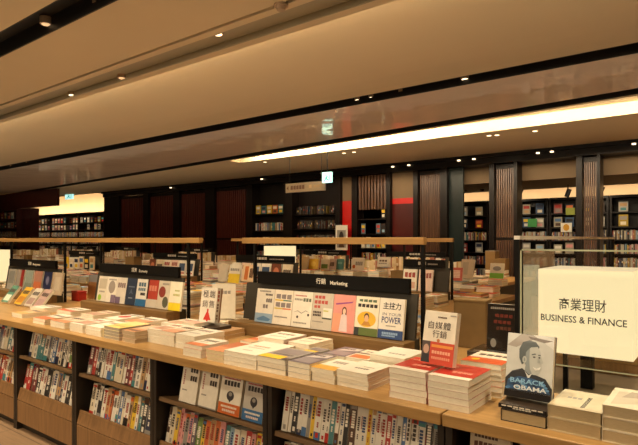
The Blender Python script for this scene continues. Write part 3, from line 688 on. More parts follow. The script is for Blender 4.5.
pm = book_meshes(w, h, t, C(120, 112, 102), pa, (), None, 'wrap', hard=True)
px_, py_ = wb1.x - .006, wb1.y - .045
st = acrylic_stand(px_, wb1.y - .035, wb1.z, .143, .13, 0, 'low dark stand with white print under the portrait book', .018)
mb = MB(); mb.poly([(-.07, -.0656, .001), (.07, -.0656, .001), (.07, -.0656, .0135), (-.07, -.0656, .0135)], BLK); art(mb, (-.07, -.0657, .001), (.14, 0, 0), (0, 0, .0125), [('l', .05, .5, .95, .85, 7, WHT), ('l', .3, .12, .7, .4, 6, WHT)]); mb.build('front_label', 'cover', st)
put_standing(pm, h, t, px_, wb1.y - .045, wb1.z + .0195, 11, 0, 'shrink-wrapped book with a smiling man and blue lettering, on a dark stand')
# self-media book on the red pile
sa = [('r', 0, 0, 1, .42, C(206, 70, 44)), ('r', 0, .02, .26, .42, C(84, 70, 66)), ('e', .14, .27, .09, .09, C(196, 160, 140)), ('p', [(.0, .02), (.28, .02), (.24, .18), (.04, .18)], C(40, 40, 46)), ('r', .3, .32, .96, .37, C(232, 150, 60)), ('l', .32, .2, .9, .26, 7, C(236, 170, 140)), ('l', .32, .1, .9, .15, 9, C(230, 150, 120)),
      ('l', .42, .87, .7, .9, 7, BRN), ('t', .14, .66, .84, .80, '自媒體', C(84, 72, 66), .004), ('t', .3, .5, .74, .64, '行銷', C(84, 72, 66), .004), ('e', .5, .45, .05, .03, C(200, 120, 60)), ('l', .8, .92, .98, .945, 7, GRY)]
smm = book_meshes(.13, .188, .024, C(238, 228, 210), sa, ())
bxp = on_z(436, 367.5, R1.z)
put_standing(smm, .188, .024, bxp.x, bxp.y, R1.z + .004, 11, -.12, 'white book with large dark title and red lower half, on the red books')
# red triangle book
tri = [('t', .12, .70, .47, .92, '極', C(90, 80, 72), .012), ('t', .53, .70, .88, .92, '端', C(90, 80, 72), .012), ('t', .12, .42, .47, .63, '銷', C(120, 108, 98), .012), ('t', .53, .42, .88, .63, '售', C(120, 108, 98), .012), ('p', [(.26, .06), (.74, .06), (.5, .36)], C(206, 44, 30)), ('r', .46, .02, .56, .38, C(206, 44, 30))]
tsp = [('v', .25, .5, .8, .9, 5, C(170, 80, 60)), ('v', .3, .12, .7, .4, 4, ink)]
tsp = [('v', .15, .6, .5, .93, 3, C(180, 90, 70)), ('v', .15, .3, .5, .55, 3, C(130, 110, 96)), ('v', .15, .08, .5, .24, 2, C(150, 120, 100)), ('r', .72, 0, 1, 1, C(150, 104, 60))]
tm = book_meshes(.118, .2, .045, WHT, tri, tsp, flip=True)
st = acrylic_stand(Sp.x - .06, Sp.y - .03, Sp.z, .165, .13, -.1, 'low dark stand under the red-triangle book', .02)
put_standing(tm, .2, .045, Sp.x - .10, Sp.y - .05, Sp.z + .0265, 9, .15, 'white book with big grey characters and a red triangle')

wm = book_meshes(.15, .225, .03, C(232, 222, 202), [('l', .2, .7, .8, .8, 4, GRY)], ())
Pw = stack(209, 2.29, .15, .15, 2, .02, CRM, plain, 'pale pile behind the red-triangle book')
put_standing(wm, .225, .03, Pw.x, Pw.y - .02, Pw.z + .001, 12, .75, 'plain white book turned to the right behind the red-triangle book')
# ------------------------------------------------------------------ display racks: posts, rail, panel, ledge, header
def rack(x0, x1, Y, label, text=None, eng=None, group=None, ledge=True, rail=True, hw=None, name='display_rack', ov=(.1, .012), pl=0):
    """x0,x1: post centres; panel faces -Y"""
    cx = (x0 + x1) / 2; t = empty(name, (cx, Y, ZT)); REG.append((cx, Y - .03, x1 - x0 + .02, .24)); tag(t, label, 'display rack', group)
    a, b = x0 - cx, x1 - cx
    for q in (a, b):
        mb = MB(); mb.box((q - .009, .037, .001), (q + .009, .055, .5315)); mb.build('post', 'black', t, .001)
    if rail:
        mb = MB(); mb.box((a - ov[0], .028, .532), (b + ov[1], .064, .568)); mb.build('rail', 'oak_rail', t, .004)
    mb = MB(); mb.prism([(-.02, .075), (.0, .075), (.03, .292), (.014, .292)], a + .012 - pl, b - .012); mb.build('back_panel', 'panel', t, .001)
    if ledge:
        mb = MB(); mb.box((a - pl, -.13, .001), (b - .01, -.02, .072)); mb.build('ledge', 'ledge_wood', t, .002)
        mb = MB(); mb.box((a + .012, -.02, .001), (b - .012, .034, .0745)); mb.build('board_base', 'panel', t)
    h0, h1 = hw or (a + .03, b - .05)
    mb = MB(); mb.box((h0, -.012, .294), (h1, .012, .366)); hd = mb.build('header_sign', 'header', t, .001)
    mb = MB()
    H = .072; W = h1 - h0; O = (h0, -.012, .294)
    if text:
        gw = glyphs(text)[2] * .032 / W; ew = glyphs(eng)[2] * (.026 if 'g' in eng or 'y' in eng else .021) / W
        u = .44
        art(mb, O, (W, 0, 0), (0, 0, H), [('t', u, .28, u + gw, .28 + .032 / H, text, WHT)], start=.0008)
        mb.build('lettering', 'cover', hd); mb = MB()
        art(mb, O, (W, 0, 0), (0, 0, H), [('t', u + gw + .03, .2, u + gw + .03 + ew, .2 + .026 / H, eng, WHT, .02)], start=.0008)
    else:
        art(mb, O, (W, 0, 0), (0, 0, H), [('l', .36, .3, .56, .72, 4, C(190, 180, 165)), ('l', .6, .34, .84, .52, 9, C(150, 140, 128))], start=.0008)
    mb.build('lettering', 'cover', hd)
    return t
YR = 2.33
GA = 'display racks on the long worktop'
X_m0, X_m1 = x_at(255, YR + .045), x_at(423, YR + .045)
rack(X_m0, X_m1, YR, 'display rack with the marketing header and a pink cover book', '行銷', 'Marketing', GA, hw=(-(X_m1 - X_m0)/2 + .075, (X_m1 - X_m0)/2 - .045), pl=.05)
X_l0, X_l1 = x_at(101, YR + .045), x_at(188.5, YR + .045)
rack(X_l0, X_l1, YR, 'display rack holding the navy cover and yellow-banded books, left of centre', '經濟', 'Economy', GA, hw=(-(X_l1-X_l0)/2 + .09, (X_l1-X_l0)/2 - .04), ov=(.30, .13))
X_k0, X_k1 = x_at(11.5, YR + .045), x_at(65, YR + .045)
rack(X_k0, X_k1, YR, 'leftmost display rack, beside the far left lit sign box', '管理', 'Management', GA, hw=(-(X_k1-X_k0)/2 + .09, (X_k1-X_k0)/2 - .06), ov=(1.2, x_at(101, YR+.045) - X_k1 - .305))
# books on the racks
def board_books(x0, x1, specs, prefix_group, z=ZT + .0735, Y=YR - .075, lean=9, h=.195, t=.016):
    n = len(specs); s = (x1 - x0) / n
    for i, (cov, arts, label, sp) in enumerate(specs):
        w = min(s - .003, .148); ms = book_meshes(w, h, t, cov, arts, (), sp)
        put_standing(ms, h, t, x0 + (i + .5) * s, Y, z, lean, 0, label, prefix_group)
person = lambda u, v, s, hairc, facec, dress: [('e', u, v + .02*s, .1*s, .1*s, hairc), ('r', u - .1*s, v - .12*s, u + .1*s, v, hairc), ('e', u, v, .065*s, .075*s, facec), ('p', [(u - .18*s, v - .5*s), (u + .18*s, v - .5*s), (u + .12*s, v - .1*s), (u + .03*s, v - .06*s), (u - .03*s, v - .06*s), (u - .12*s, v - .1*s)], dress)]
mk = [
 (WHT, [('r', 0, 0, 1, .27, C(150, 176, 200)), ('p', [(.1, .1), (.5, .2), (.9, .12), (.8, .05), (.2, .05)], C(90, 130, 170)), ('l', .5, .8, .9, .86, 5, ink), ('l', .55, .6, .9, .72, 3, C(110, 100, 96)), ('l', .4, .42, .7, .54, 2, C(130, 120, 116)), ('l', .15, .9, .8, .95, 8, GRY)], 'white book with a pale blue picture, leftmost under the marketing header', None),
 (C(240, 230, 212), [('l', .08, .74, .95, .88, 3, C(140, 130, 130)), ('r', .05, .68, .5, .72, C(220, 190, 60)), ('r', .5, .68, .95, .72, C(90, 130, 110)), ('l', .08, .5, .95, .64, 3, C(140, 130, 130)), ('r', .05, .44, .5, .48, C(220, 200, 90)), ('r', .5, .44, .95, .48, C(214, 130, 90)), ('l', .1, .2, .8, .24, 10, GRY)], 'white book with grey characters underlined in colours, second under the marketing header', None),
 (WHT, [('l', .1, .86, .7, .9, 9, C(190, 110, 100)), ('l', .08, .74, .5, .8, 5, GRY), ('l', .52, .72, .95, .82, 3, C(100, 110, 90)), ('p', [(.05, .4), (.3, .46), (.5, .4), (.7, .48), (.95, .42), (.7, .46), (.5, .38), (.3, .44)], GRY), ('e', .3, .28, .05, .04, ink), ('e', .85, .36, .05, .04, ink), ('l', .1, .1, .8, .14, 9, GRY)], 'white book with a thin line drawing and dots under the marketing header', None),
 (C(202, 192, 176), [('l', .08, .84, .6, .93, 3, C(186, 80, 70)), ('l', .08, .7, .75, .8, 4, C(186, 80, 70)), ('l', .08, .58, .4, .66, 2, C(186, 80, 70)), ('r', .55, .3, .98, .6, C(230, 226, 214)), ('r', .52, .3, .98, .34, C(70, 76, 66)), ('r', .56, .5, .8, .54, C(200, 196, 110)), ('l', .06, .44, .46, .5, 5, ink), ('l', .06, .36, .46, .42, 5, ink), ('l', .06, .2, .6, .23, 8, GRY)], 'beige-grey book with red characters left of the pink cover', None),
 (C(226, 150, 140), [('r', .0, .0, .5, .5, C(232, 160, 130)), ('p', [(.1, .76), (.5, .8), (.9, .84), (.85, .8), (.5, .76), (.12, .72)], C(150, 70, 140))] + person(.52, .56, 1.05, C(96, 60, 50), C(240, 200, 176), C(226, 206, 206)), 'pink book with a long-haired woman under the marketing header', None),
 (C(240, 230, 206), [('l', .12, .86, .9, .93, 4, C(90, 110, 80)), ('l', .08, .72, .94, .81, 5, C(50, 44, 40)), ('e', .5, .42, .4, .2, C(232, 184, 50)), ('e', .5, .48, .11, .1, C(90, 60, 40)), ('e', .5, .44, .09, .09, C(226, 180, 140)), ('p', [(.3, .26), (.7, .26), (.6, .36), (.4, .36)], C(200, 140, 60)), ('r', 0, 0, 1, .2, C(96, 112, 52)), ('r', 0, 0, .2, .2, C(50, 52, 50))], 'white and yellow book with a round portrait, left of the blue-banded book', None),
 (C(238, 232, 220), [('t', .14, .72, .86, .90, '主控力', C(34, 32, 34), .02), ('t', .14, .57, .9, .64, 'IN YOUR', C(90, 90, 110), .0), ('t', .12, .38, .9, .54, 'POWER', C(46, 66, 120), .015), ('l', .3, .3, .7, .33, 8, GRY), ('r', 0, 0, 1, .22, C(46, 74, 128)), ('l', .16, .1, .8, .16, 9, C(150, 180, 216)), ('l', .16, .05, .7, .09, 9, C(150, 180, 216))], 'white book with blue lettering and blue band, rightmost under the marketing header', None)]
board_books(x_at(253.5, YR - .08), x_at(402, YR - .08), mk, 'face-out books under the marketing header')
ec = [
 (C(222, 214, 196), [('r', .1, .5, .9, .9, C(190, 180, 160)), ('e', .3, .15, .2, .12, C(150, 190, 60)), ('l', .2, .35, .8, .42, 5, GRY)], 'pale book with a green spot, leftmost of the row beside the navy cover', None),
 (WHT, [('e', .5, .6, .35, .25, C(160, 150, 140)), ('l', .1, .86, .9, .92, 6, GRY), ('r', .5, 0, 1, .3, C(130, 110, 130))], 'white book with a grey picture, second in the navy-cover row', None),
 (C(226, 218, 204), [('l', .1, .6, .9, .8, 4, C(130, 110, 110)), ('r', 0, 0, .5, .25, C(120, 100, 126))], 'pale book with purple corner left of the navy cover', None),
 (C(50, 62, 84), [('l', .2, .66, .8, .7, 8, C(130, 140, 156)), ('p', [(.3, .4), (.5, .6), (.7, .4), (.5, .45)], C(90, 104, 126)), ('l', .3, .24, .7, .28, 6, C(170, 176, 186))], 'navy cover book in the left-centre display row', None),
 (C(230, 228, 220), [('l', .15, .72, .85, .88, 3, C(80, 110, 130)), ('l', .15, .56, .85, .68, 4, C(90, 120, 140)), ('r', .4, .4, .85, .5, C(60, 60, 60)), ('r', 0, 0, 1, .26, C(50, 110, 160))], 'white book with blue lower edge right of the navy cover', None),
 (C(176, 66, 50), [('l', .15, .6, .85, .8, 3, C(206, 130, 110)), ('r', 0, 0, 1, .3, C(206, 196, 180)), ('r', 0, .3, .12, 1, C(60, 40, 40))], 'red book with a pale lower band in the left-centre row', None),
 (C(206, 196, 178), [('e', .35, .6, .3, .2, C(140, 60, 50)), ('e', .7, .25, .25, .2, C(90, 90, 70)), ('l', .3, .85, .9, .92, 5, GRY)], 'grey-beige book with dark red picture next to the yellow-banded book', None),
 (C(234, 228, 204), [('l', .4, .66, .8, .72, 4, C(160, 170, 90)), ('l', .3, .5, .85, .58, 5, C(180, 180, 110)), ('r', 0, 0, 1, .27, C(236, 210, 40))], 'pale book with bright yellow band, rightmost of the navy-cover row', None)]
board_books(x_at(95.5, YR - .08), x_at(179, YR - .08), ec, 'face-out books in the left-centre rack')
mg = [
 (C(160, 156, 146), [('r', .1, .3, .9, .9, C(130, 130, 124))], 'grey book, leftmost in the leftmost display rack', None), (C(150, 140, 130), [('r', .6, 0, 1, 1, C(140, 40, 34))], 'grey book with a red side in the leftmost rack', None),
 (C(140, 150, 140), [('r', 0, 0, 1, .4, C(120, 130, 120))], 'grey-green book in the leftmost rack', None), (C(196, 110, 70), [('r', 0, .5, 1, 1, C(180, 130, 110))], 'orange book in the leftmost rack', None),
 (C(40, 46, 80), [('e', .5, .6, .2, .2, C(120, 120, 150))], 'dark blue book in the leftmost rack', None), (C(206, 186, 160), [('r', .2, .2, .8, .8, C(216, 200, 176))], 'beige book, rightmost in the leftmost rack', None)]
board_books(x_at(5, YR - .08), x_at(60, YR - .08), mg, 'face-out books in the leftmost rack')
# small easel row in front of the leftmost rack
for i, (px, c, c2, nm) in enumerate(((4, C(90, 140, 120), C(220, 220, 200), 'teal'), (17, C(232, 184, 60), C(190, 130, 50), 'yellow'), (27, C(216, 206, 190), C(170, 140, 130), 'white'), (36, C(190, 160, 150), C(170, 140, 136), 'pinkish-grey'))):
    ms = book_meshes(.13, .17, .02, c, [('r', .1, .1, .9, .45, c2), ('l', .1, .6, .9, .8, 4, ink)], ())
    put_standing(ms, .17, .02, x_at(px, 2.0), 2.0, ZT + .001, 38, 0, f'{nm} book leaning back in front of the leftmost rack', 'leaning books before the leftmost rack')

# ------------------------------------------------------------------ lit sign boxes
def lightbox(x0, y0, z0, s, label, text=False, post=None, name='lit_sign_box', h=None):
    h = h or s * .95; REG.append((x0 + s/2, y0 + s/2, s, s))
    t = empty(name, (x0 + s/2, y0 + s/2, z0)); tag(t, label, 'sign', None)
    mb = MB(); mb.box((-s/2, -s/2, 0), (s/2, s/2, h), skip='t'); mb.poly([(-s/2, -s/2, h), (s/2, -s/2, h), (s/2, s/2, h), (-s/2, s/2, h)], mi=1)
    mb.build('box', ['lightbox', 'lightbox_top'], t)
    if text:
        mb = MB(); O = (-s/2, -s/2, 0); U = (s, 0, 0); V = (0, 0, h)
        art(mb, O, U, V, [('t', .235, .52, .735, .665, '商業理財', BLK, .006)], start=.001); mb.build('lettering', 'ink', t); mb = MB()
        art(mb, O, U, V, [('t', .03, .375, .94, .455, 'BUSINESS & FINANCE', BLK, .012)], start=.001)
        mb.build('lettering', 'ink', t)
    if post:
        for (px_, py_, r) in post:
            mb = MB(); mb.box((px_ - r, py_ - r, .647 - z0), (px_ + r, py_ + r, -.0005)); mb.build('post', 'black', t)
    return t
YG = 2.30
yb0 = 2.36
sx0, sx1 = x_at(538.5, yb0), x_at(633.5, yb0); S = sx1 - sx0
ztop, zbot = z_at(538.5, 268.7, yb0), z_at(557.6, 352.6, yb0)
lightbox(sx0, yb0, zbot, S, 'large glowing cream sign box behind glass at the right', True, [(-.085, -.10, .009), (-.03, .05, .024)], h=ztop - zbot)
mb = MB(); gx0 = x_at(522, YG); gz0, gz1 = .795, z_at(525, 250.5, YG)
t = empty('glass_panel', (0, YG, 0)); tag(t, 'upright clear glass panel in front of the large glowing sign box', 'glass panel')
mb.box((gx0, -.004, gz0), (.7, .004, gz1)); mb.build('pane', 'glass', t)
mb = MB(); mb.box((gx0 - .004, .006, gz0), (gx0 + .004, .50, gz1 - .002)); mb.build('side_pane', 'glass', t)
for xx in (gx0 + .03, .6):
    mb = MB(); mb.box((xx - .008, -.008, .7405 if 0 else .6455), (xx + .008, .008, gz0 - .0045)); mb.build('foot', 'black', t)
mb = MB(); mb.box((gx0, -.005, gz1), (.7, .005, gz1 + .006)); mb.box((gx0, -.005, gz0 - .004), (.7, .005, gz0)); mb.box((gx0 - .006, -.005, gz0), (gx0, .005, gz1)); mb.build('polished_edge', 'glass_edge', t)
# rail running back from the glass, and the posts that carry it
rx = x_at(519, 2.36)
t = empty('cross_rail', (rx, 2.33, 0)); tag(t, 'thin pale rail running back above the glass panel', 'rail')
mb = MB(); mb.box((-.012, .0, 1.298), (.012, 2.3, 1.314)); mb.build('rail', 'white', t)
for yy in (.012, 2.28):
    mb = MB(); mb.box((-.009, yy - .01, .0 if yy > 1 else .6455), (.009, yy + .01, 1.2975)); mb.build('post', 'black', t)
lightbox(x_at(10, 2.70) - .35, 2.35, .815, .35, 'small lit sign box at the far left edge beside the leftmost rack', h=.361)
mb = MB(); q = x_at(10, 2.70) - .35; mb.box((q + .12, 2.46, ZT + .001), (q + .22, 2.56, .8145)); tag(mb.build('sign_stand', 'black'), 'black block under the far left lit sign box', 'stand')

# ------------------------------------------------------------------ things between the racks on the island
t = empty('kraft_display_box', on_z(474, 346, ZT)); tag(t, 'tall brown kraft box behind the white book on red stacks', 'box'); t.rotation_euler.z = .12
p = t.location; REG.append((p.x, p.y, .2, .16)); mb = MB(); hk = .235
mb.box((-.09, -.06, 0), (.075, .06, hk)); mb.build('box_body', 'kraft', t, .003)
mb = MB(); mb.box((-.093, -.063, hk), (.078, .063, hk + .012)); mb.build('lid', 'kraft', t, .002)
ds = on_z(466, 364, ZT + .001)
dm = book_meshes(.17, .2, .02, C(40, 34, 30), [('l', .1, .1, .8, .2, 6, GRY), ('l', .1, .7, .8, .8, 6, C(120, 90, 80))], (), None, 'wrap', page=C(70, 60, 52))
for i in range(3):
    put_book(dm, Matrix.Translation((ds.x + .09, ds.y + .1, ZT + .0005 + i * .0208)), ['bottom book of the dark pile behind the red books', 'middle book of the dark pile behind the red books', 'top book of the dark pile behind the red books'][i], 'dark pile behind the red books')
bm = book_meshes(.135, .2, .03, C(30, 26, 24), [('l', .1, .88, .9, .93, 12, GRY), ('l', .25, .7, .85, .78, 4, C(110, 50, 40)), ('l', .2, .56, .8, .64, 4, C(110, 50, 40)), ('l', .3, .42, .8, .5, 4, C(96, 60, 48)), ('e', .22, .12, .1, .1, C(150, 146, 140)), ('e', .8, .1, .1, .07, C(170, 140, 124)), ('e', .8, .1, .05, .035, BLK)], (), None, 'wrap')
bb = on_z(500, 351, ZT + .062)
put_standing(bm, .2, .03, bb.x, bb.y + .02, ZT + .064, 4, 0, 'black book with faint red title beside the kraft box')

# ================================================================== TABLES BEHIND
def table(x0, x1, y0, y1, label):
    t = empty('display_table', ((x0 + x1)/2, (y0 + y1)/2, 0)); tag(t, label, 'table'); a, b = (x1 - x0)/2, (y1 - y0)/2
    mb = MB(); mb.box((-a, -b, .70), (a, b, ZT)); mb.build('table_top', 'oak', t, .003)
    mb = MB(); mb.box((-a + .03, -b + .03, .06), (a - .03, b - .03, .698)); mb.build('body', 'dark_side', t)
    mb = MB(); mb.box((-a + .08, -b + .08, 0), (a - .08, b - .08, .06)); mb.build('plinth', 'dark_side', t)
    return t
YB1, YC1 = 4.60, 7.30
table(-12.5, -1.72, 3.52, 5.45, 'long display table in the second row behind the island')
table(-19.5, -2.3, 6.45, 8.05, 'long display table in the third row, far behind')
GB, GC = 'display racks on the second-row table', 'display racks on the third-row table'
Bx = [x_at(p, YB1) for p in (450, 298, 199, 101)]
for i, x1 in enumerate(Bx):
    rack(x_at(402, YB1) if i == 0 else x1 - 1.02, x1, YB1, ['second-row display rack behind the right post of the marketing rack', 'second-row display rack below the small lit sign box', 'second-row display rack behind the left-centre rack', 'second-row display rack behind the gap left of the kraft-brown book'][i], None, None, GB)
Cx = [x_at(p, YC1) for p in (449, 349, 215, 140, 97, 62)]
for i, x1 in enumerate(Cx):
    rack(x1 - 1.0, x1, YC1, ['third-row display rack furthest to the right', 'third-row display rack behind the yellow and teal books', 'third-row display rack behind the end of the left rail', 'third-row display rack above the brown kraft book', 'third-row display rack second from the left', 'third-row display rack furthest to the left'][i], None, None, GC, rail=(i in (0,)))
lightbox(x_at(264, 5.0), 5.0, .90, .29, 'small lit sign box on the second-row table below the rail', h=z_at(264, 246, 5.0) - .90)
mb = MB(); q = x_at(264, 5.0); mb.box((q + .08, 5.08, ZT + .001), (q + .2, 5.2, .899)); tag(mb.build('sign_stand', 'black'), 'black block under the small lit sign box on the second row', 'stand')

def mid(px0, px1, py0, py1, cov, items, label, group=None, lean=12, yaw=0, t=.02, support=None, Y=None):
    """a standing book whose foot is at pixel row py1 on a pile of height support"""
    z = support if support is not None else ZT + .001
    P = on_z((px0 + px1) / 2, py1, z); d = P.x * FW[0] + P.y * FW[1]
    w = (px1 - px0) * d / F / .82; h = (py1 - py0) * d / F
    w = min(max(w, .09), .2); h = min(max(h, .14), .28)
    REG.append((P.x, P.y + .03, w + .01, .12)); ms = book_meshes(w, h, t, cov, items, ())
    put_standing(ms, h, t, P.x, P.y, z + .0015, lean, yaw, label, group, pages=False); return P
GM = 'standing books on the tables behind'
prop_pile = []
def pile_under(P, z, w=.17, d=.2, n=None):
    dist_stack(P.x, P.y + .06, ZT + .0005, w, d, n or max(1, int((z - ZT) / .02)), (z - ZT - .001) / (n or max(1, int((z - ZT) / .02))), exact=True)
# second-row covers in the racks
cols = [(WHT, [('l', .1, .6, .9, .85, 3, C(160, 60, 50)), ('r', .1, .1, .9, .4, C(216, 170, 150))]), (C(232, 206, 190), [('l', .1, .6, .9, .85, 4, C(150, 70, 60))]), (WHT, [('r', .1, .3, .9, .8, C(60, 80, 110)), ('l', .1, .1, .9, .2, 5, RED)]), (WHT, [('r', .1, .3, .9, .8, C(60, 80, 110)), ('l', .1, .1, .9, .2, 5, RED)]), (C(110, 60, 40), [('e', .5, .5, .3, .3, C(190, 120, 90))]), (CRM, [('l', .1, .5, .9, .7, 4, ink)])]
nmz = ['white red-titled', 'pale pink', 'dark-striped white', 'dark-striped white', 'brown portrait', 'cream']
for i, x1 in enumerate(Bx[:3]):
    wherez = ['the right second-row rack', 'the second-row rack below the small lit box', 'the second-row rack behind the left rail'][i]
    for k in range(2 if i == 0 else 6):
        cv, it = cols[(k + (0 if i == 1 else 2 * i)) % 6]; j = (k + (0 if i == 1 else 2 * i)) % 6
        ms = book_meshes(.145, .2, .016, cv, it, ())
        put_standing(ms, .2, .016, x1 - (.38 if i == 0 else .94) + k * .165, YB1 - .075, ZT + .0735, 9, 0, f'{nmz[j]} book, {ORD[k]} from left on {wherez}', None, pages=False)
x1 = Bx[3]; dist_faces(x1 - .98, x1 - .02, YB1 - .1, ZT + .076, 6, .2, skip=.1)
PALE = [WHT, CRM, CRM, C(206, 190, 150), C(190, 170, 120), C(226, 210, 170), TAN, WHT, C(170, 110, 90)]
for x1 in Cx:
    dist_spines(x1 - .98, x1, YC1 - .16, ZT + .076, .22, PALE, t=(.02, .05), dpt=.06)
for xx in range(-19, -3): dist_spines(xx, xx + .8, 7.62, ZT + .002, .22, PALE, t=(.02, .05))
# particular standing books
P = mid(226.5, 239.5, 265, 283.5, WHT, [('r', 0, 0, 1, .5, C(236, 204, 60)), ('l', .1, .65, .9, .8, 5, GRY)], 'white book with yellow lower half left of the small lit box', GM, support=.83); pile_under(P, .83)
P = mid(218, 226, 264, 282, C(206, 194, 172), [], 'plain grey-beige book left of the yellow-bottomed book', GM, support=.83, yaw=.3); pile_under(P, .83, .12)
P = mid(240, 254, 265, 282, C(232, 206, 170), [('r', .2, .1, .5, .9, C(206, 120, 60)), ('l', .6, .2, .9, .8, 3, BRN)], 'cream book with orange figure right of the yellow-bottomed book', GM, support=.83); pile_under(P, .83)
P = mid(307, 317.5, 259, 272, C(226, 174, 40), [('e', .5, .6, .25, .2, C(240, 200, 80)), ('r', .1, .1, .9, .2, BRN)], 'bright yellow book behind the marketing header', GM, support=.86); pile_under(P, .86)
P = mid(300, 307, 257, 272, C(166, 130, 84), [], 'kraft-brown book left of the bright yellow one', GM, support=.86); pile_under(P, .86, .12)
P = mid(320, 328, 259, 270, C(226, 214, 190), [('r', .1, .1, .9, .5, GRN)], 'pale book with green foot right of the bright yellow one', GM, support=.88); pile_under(P, .88)
P = mid(328, 335, 259, 270, C(196, 170, 160), [('l', .2, .3, .8, .7, 3, BRN)], 'pinkish book left of the teal book', GM, support=.88); pile_under(P, .88)
P = mid(335.5, 343, 259, 270, C(80, 140, 136), [('l', .2, .5, .8, .7, 3, C(130, 180, 176))], 'teal book behind the marketing header', GM, support=.88); pile_under(P, .88)
P = mid(349, 365, 258, 271, WHT, [('e', .2, .3, .12, .15, ORG), ('l', .3, .4, .9, .7, 4, GRY)], 'broad white book with orange dot behind the marketing header', GM, support=.86); pile_under(P, .86, .24)
P = mid(377, 388, 257.5, 267, C(226, 218, 200), [('l', .15, .5, .85, .7, 3, BRN), ('l', .15, .25, .85, .4, 4, GRY)], 'small white card-like book standing on dark stand behind', GM, support=.90); pile_under(P, .90)
P = mid(430, 451, 270.5, 289.5, C(232, 222, 202), [('p', [(.4, .1), (.62, .1), (.52, .6)], C(180, 40, 34)), ('p', [(.66, .1), (.9, .1), (.78, .6)], C(180, 40, 34)), ('l', .1, .7, .5, .8, 4, GRY)], 'white book with two red hats on the second-row table', GM, support=.80); pile_under(P, .80, .15)
P = mid(451, 461, 268, 281, C(196, 90, 76), [('v', .2, .2, .8, .8, 5, C(230, 200, 180))], 'reddish book right of the red-hat book', GM, support=.84); pile_under(P, .84)
P = mid(459, 472, 259.5, 279, C(222, 206, 182), [('r', .15, .2, .6, .85, C(200, 186, 166))], 'beige book tilted on a stand in the second row', GM, yaw=-.3, support=.84); pile_under(P, .84)
P = mid(490.5, 502, 263.5, 279, C(230, 222, 200), [('r', 0, 0, 1, .35, C(120, 190, 50)), ('e', .5, .65, .3, .15, GRY)], 'white book with bright green foot in front of the stepped box', GM, support=.82); pile_under(P, .82)
P = mid(421.5, 428, 272, 290, C(216, 200, 170), [('r', .1, .1, .4, .9, C(150, 150, 90))], 'cream book beside the right post of the marketing rack', GM, support=.80); pile_under(P, .80, .07, .1)
# kraft boxes
def kbox(px0, px1, py0, py1, z, label, step=False, mat='kraft', name='kraft_box'):
    P = on_z((px0 + px1)/2, py1, z); d = P.x*FW[0] + P.y*FW[1]; w = (px1 - px0)*d/F*.9; h = (py1 - py0)*d/F
    t = empty(name, (P.x, P.y + w*.3, z)); tag(t, label, 'box'); REG.append((P.x, P.y + w*.3, w, w*.6))
    mb = MB()
    if step:
        prof = [(-w*.5, 0), (w*.5, 0), (w*.5, h*.62), (0, h*.62), (0, h), (-w*.5, h)]
        b = len(mb.v); n = len(prof)
        mb.v += [(x, -w*.3, zz) for x, zz in prof] + [(x, w*.3, zz) for x, zz in prof]
        for i in range(n): j = (i+1) % n; mb.f.append((b+i, b+j, b+n+j, b+n+i)); mb.c.append(TAN); mb.m.append(0)
        mb.f += [(b, b+1, b+2, b+3), (b, b+3, b+4, b+5), (b+n+3, b+n+2, b+n+1, b+n), (b+n+5, b+n+4, b+n+3, b+n)]; mb.c += [TAN]*4; mb.m += [0]*4
    else: mb.box((-w/2, -w*.3, 0), (w/2, w*.3, h))
    mb.build('box_body', mat, t, .003)
    mb = MB(); mb.box((-w/2 - .002, -w*.3 - .002, h + .0005), ((0 if step else w/2) + .002, w*.3 + .002, h + .012)); mb.build('lid', 'signgrey' if step else mat, t, .001)
    if z > ZT + .03: dist_stack(P.x, P.y + w*.3, ZT + .0005, w, w*.6, max(1, int((z - ZT)/.02)), (z - ZT - .001)/max(1, int((z - ZT)/.02)), exact=True)
    return t
kbox(484, 506, 251.5, 270, .84, 'stepped brown cardboard box on the right of the second row', True)
kbox(388, 411, 272, 284, .80, 'low kraft box right behind the marketing header')
kbox(121, 138, 257.5, 269, .86, 'brown kraft book box standing behind the left-centre header')
kbox(21, 30, 255.5, 265, .86, 'small kraft box behind the leftmost header')
# wrapped bundle left of the left-centre rack
P = on_z(92, 299, ZT + .001)
ms = book_meshes(.15, .22, .03, C(172, 124, 78), [('r', 0, .7, 1, 1, C(150, 150, 150)), ('r', 0, 0, 1, .6, C(186, 130, 76))], ())
put_standing(ms, .22, .03, P.x, P.y, ZT + .001, 6, .1, 'brown and grey book standing left of the left-centre rack', None)
ms = book_meshes(.13, .225, .04, C(222, 212, 192), [], ())
put_standing(ms, .225, .04, P.x + .17, P.y + .05, ZT + .001, 6, -.5, 'plain white book standing between the two left racks', None)
REG.append((P.x + .08, P.y + .04, .42, .24))
P = on_z(79, 300.5, ZT + .001)
t = empty('red_box', (P.x, P.y, ZT + .0005)); tag(t, 'small red box between the two left racks', 'box'); REG.append((P.x, P.y, .12, .1))
mb = MB(); mb.box((-.06, -.04, 0), (.06, .04, .075)); mb.build('box_body', 'redtin', t, .004)
mb = MB(); mb.box((-.062, -.042, .0755), (.062, .042, .088)); mb.build('lid', 'redtin', t, .003)
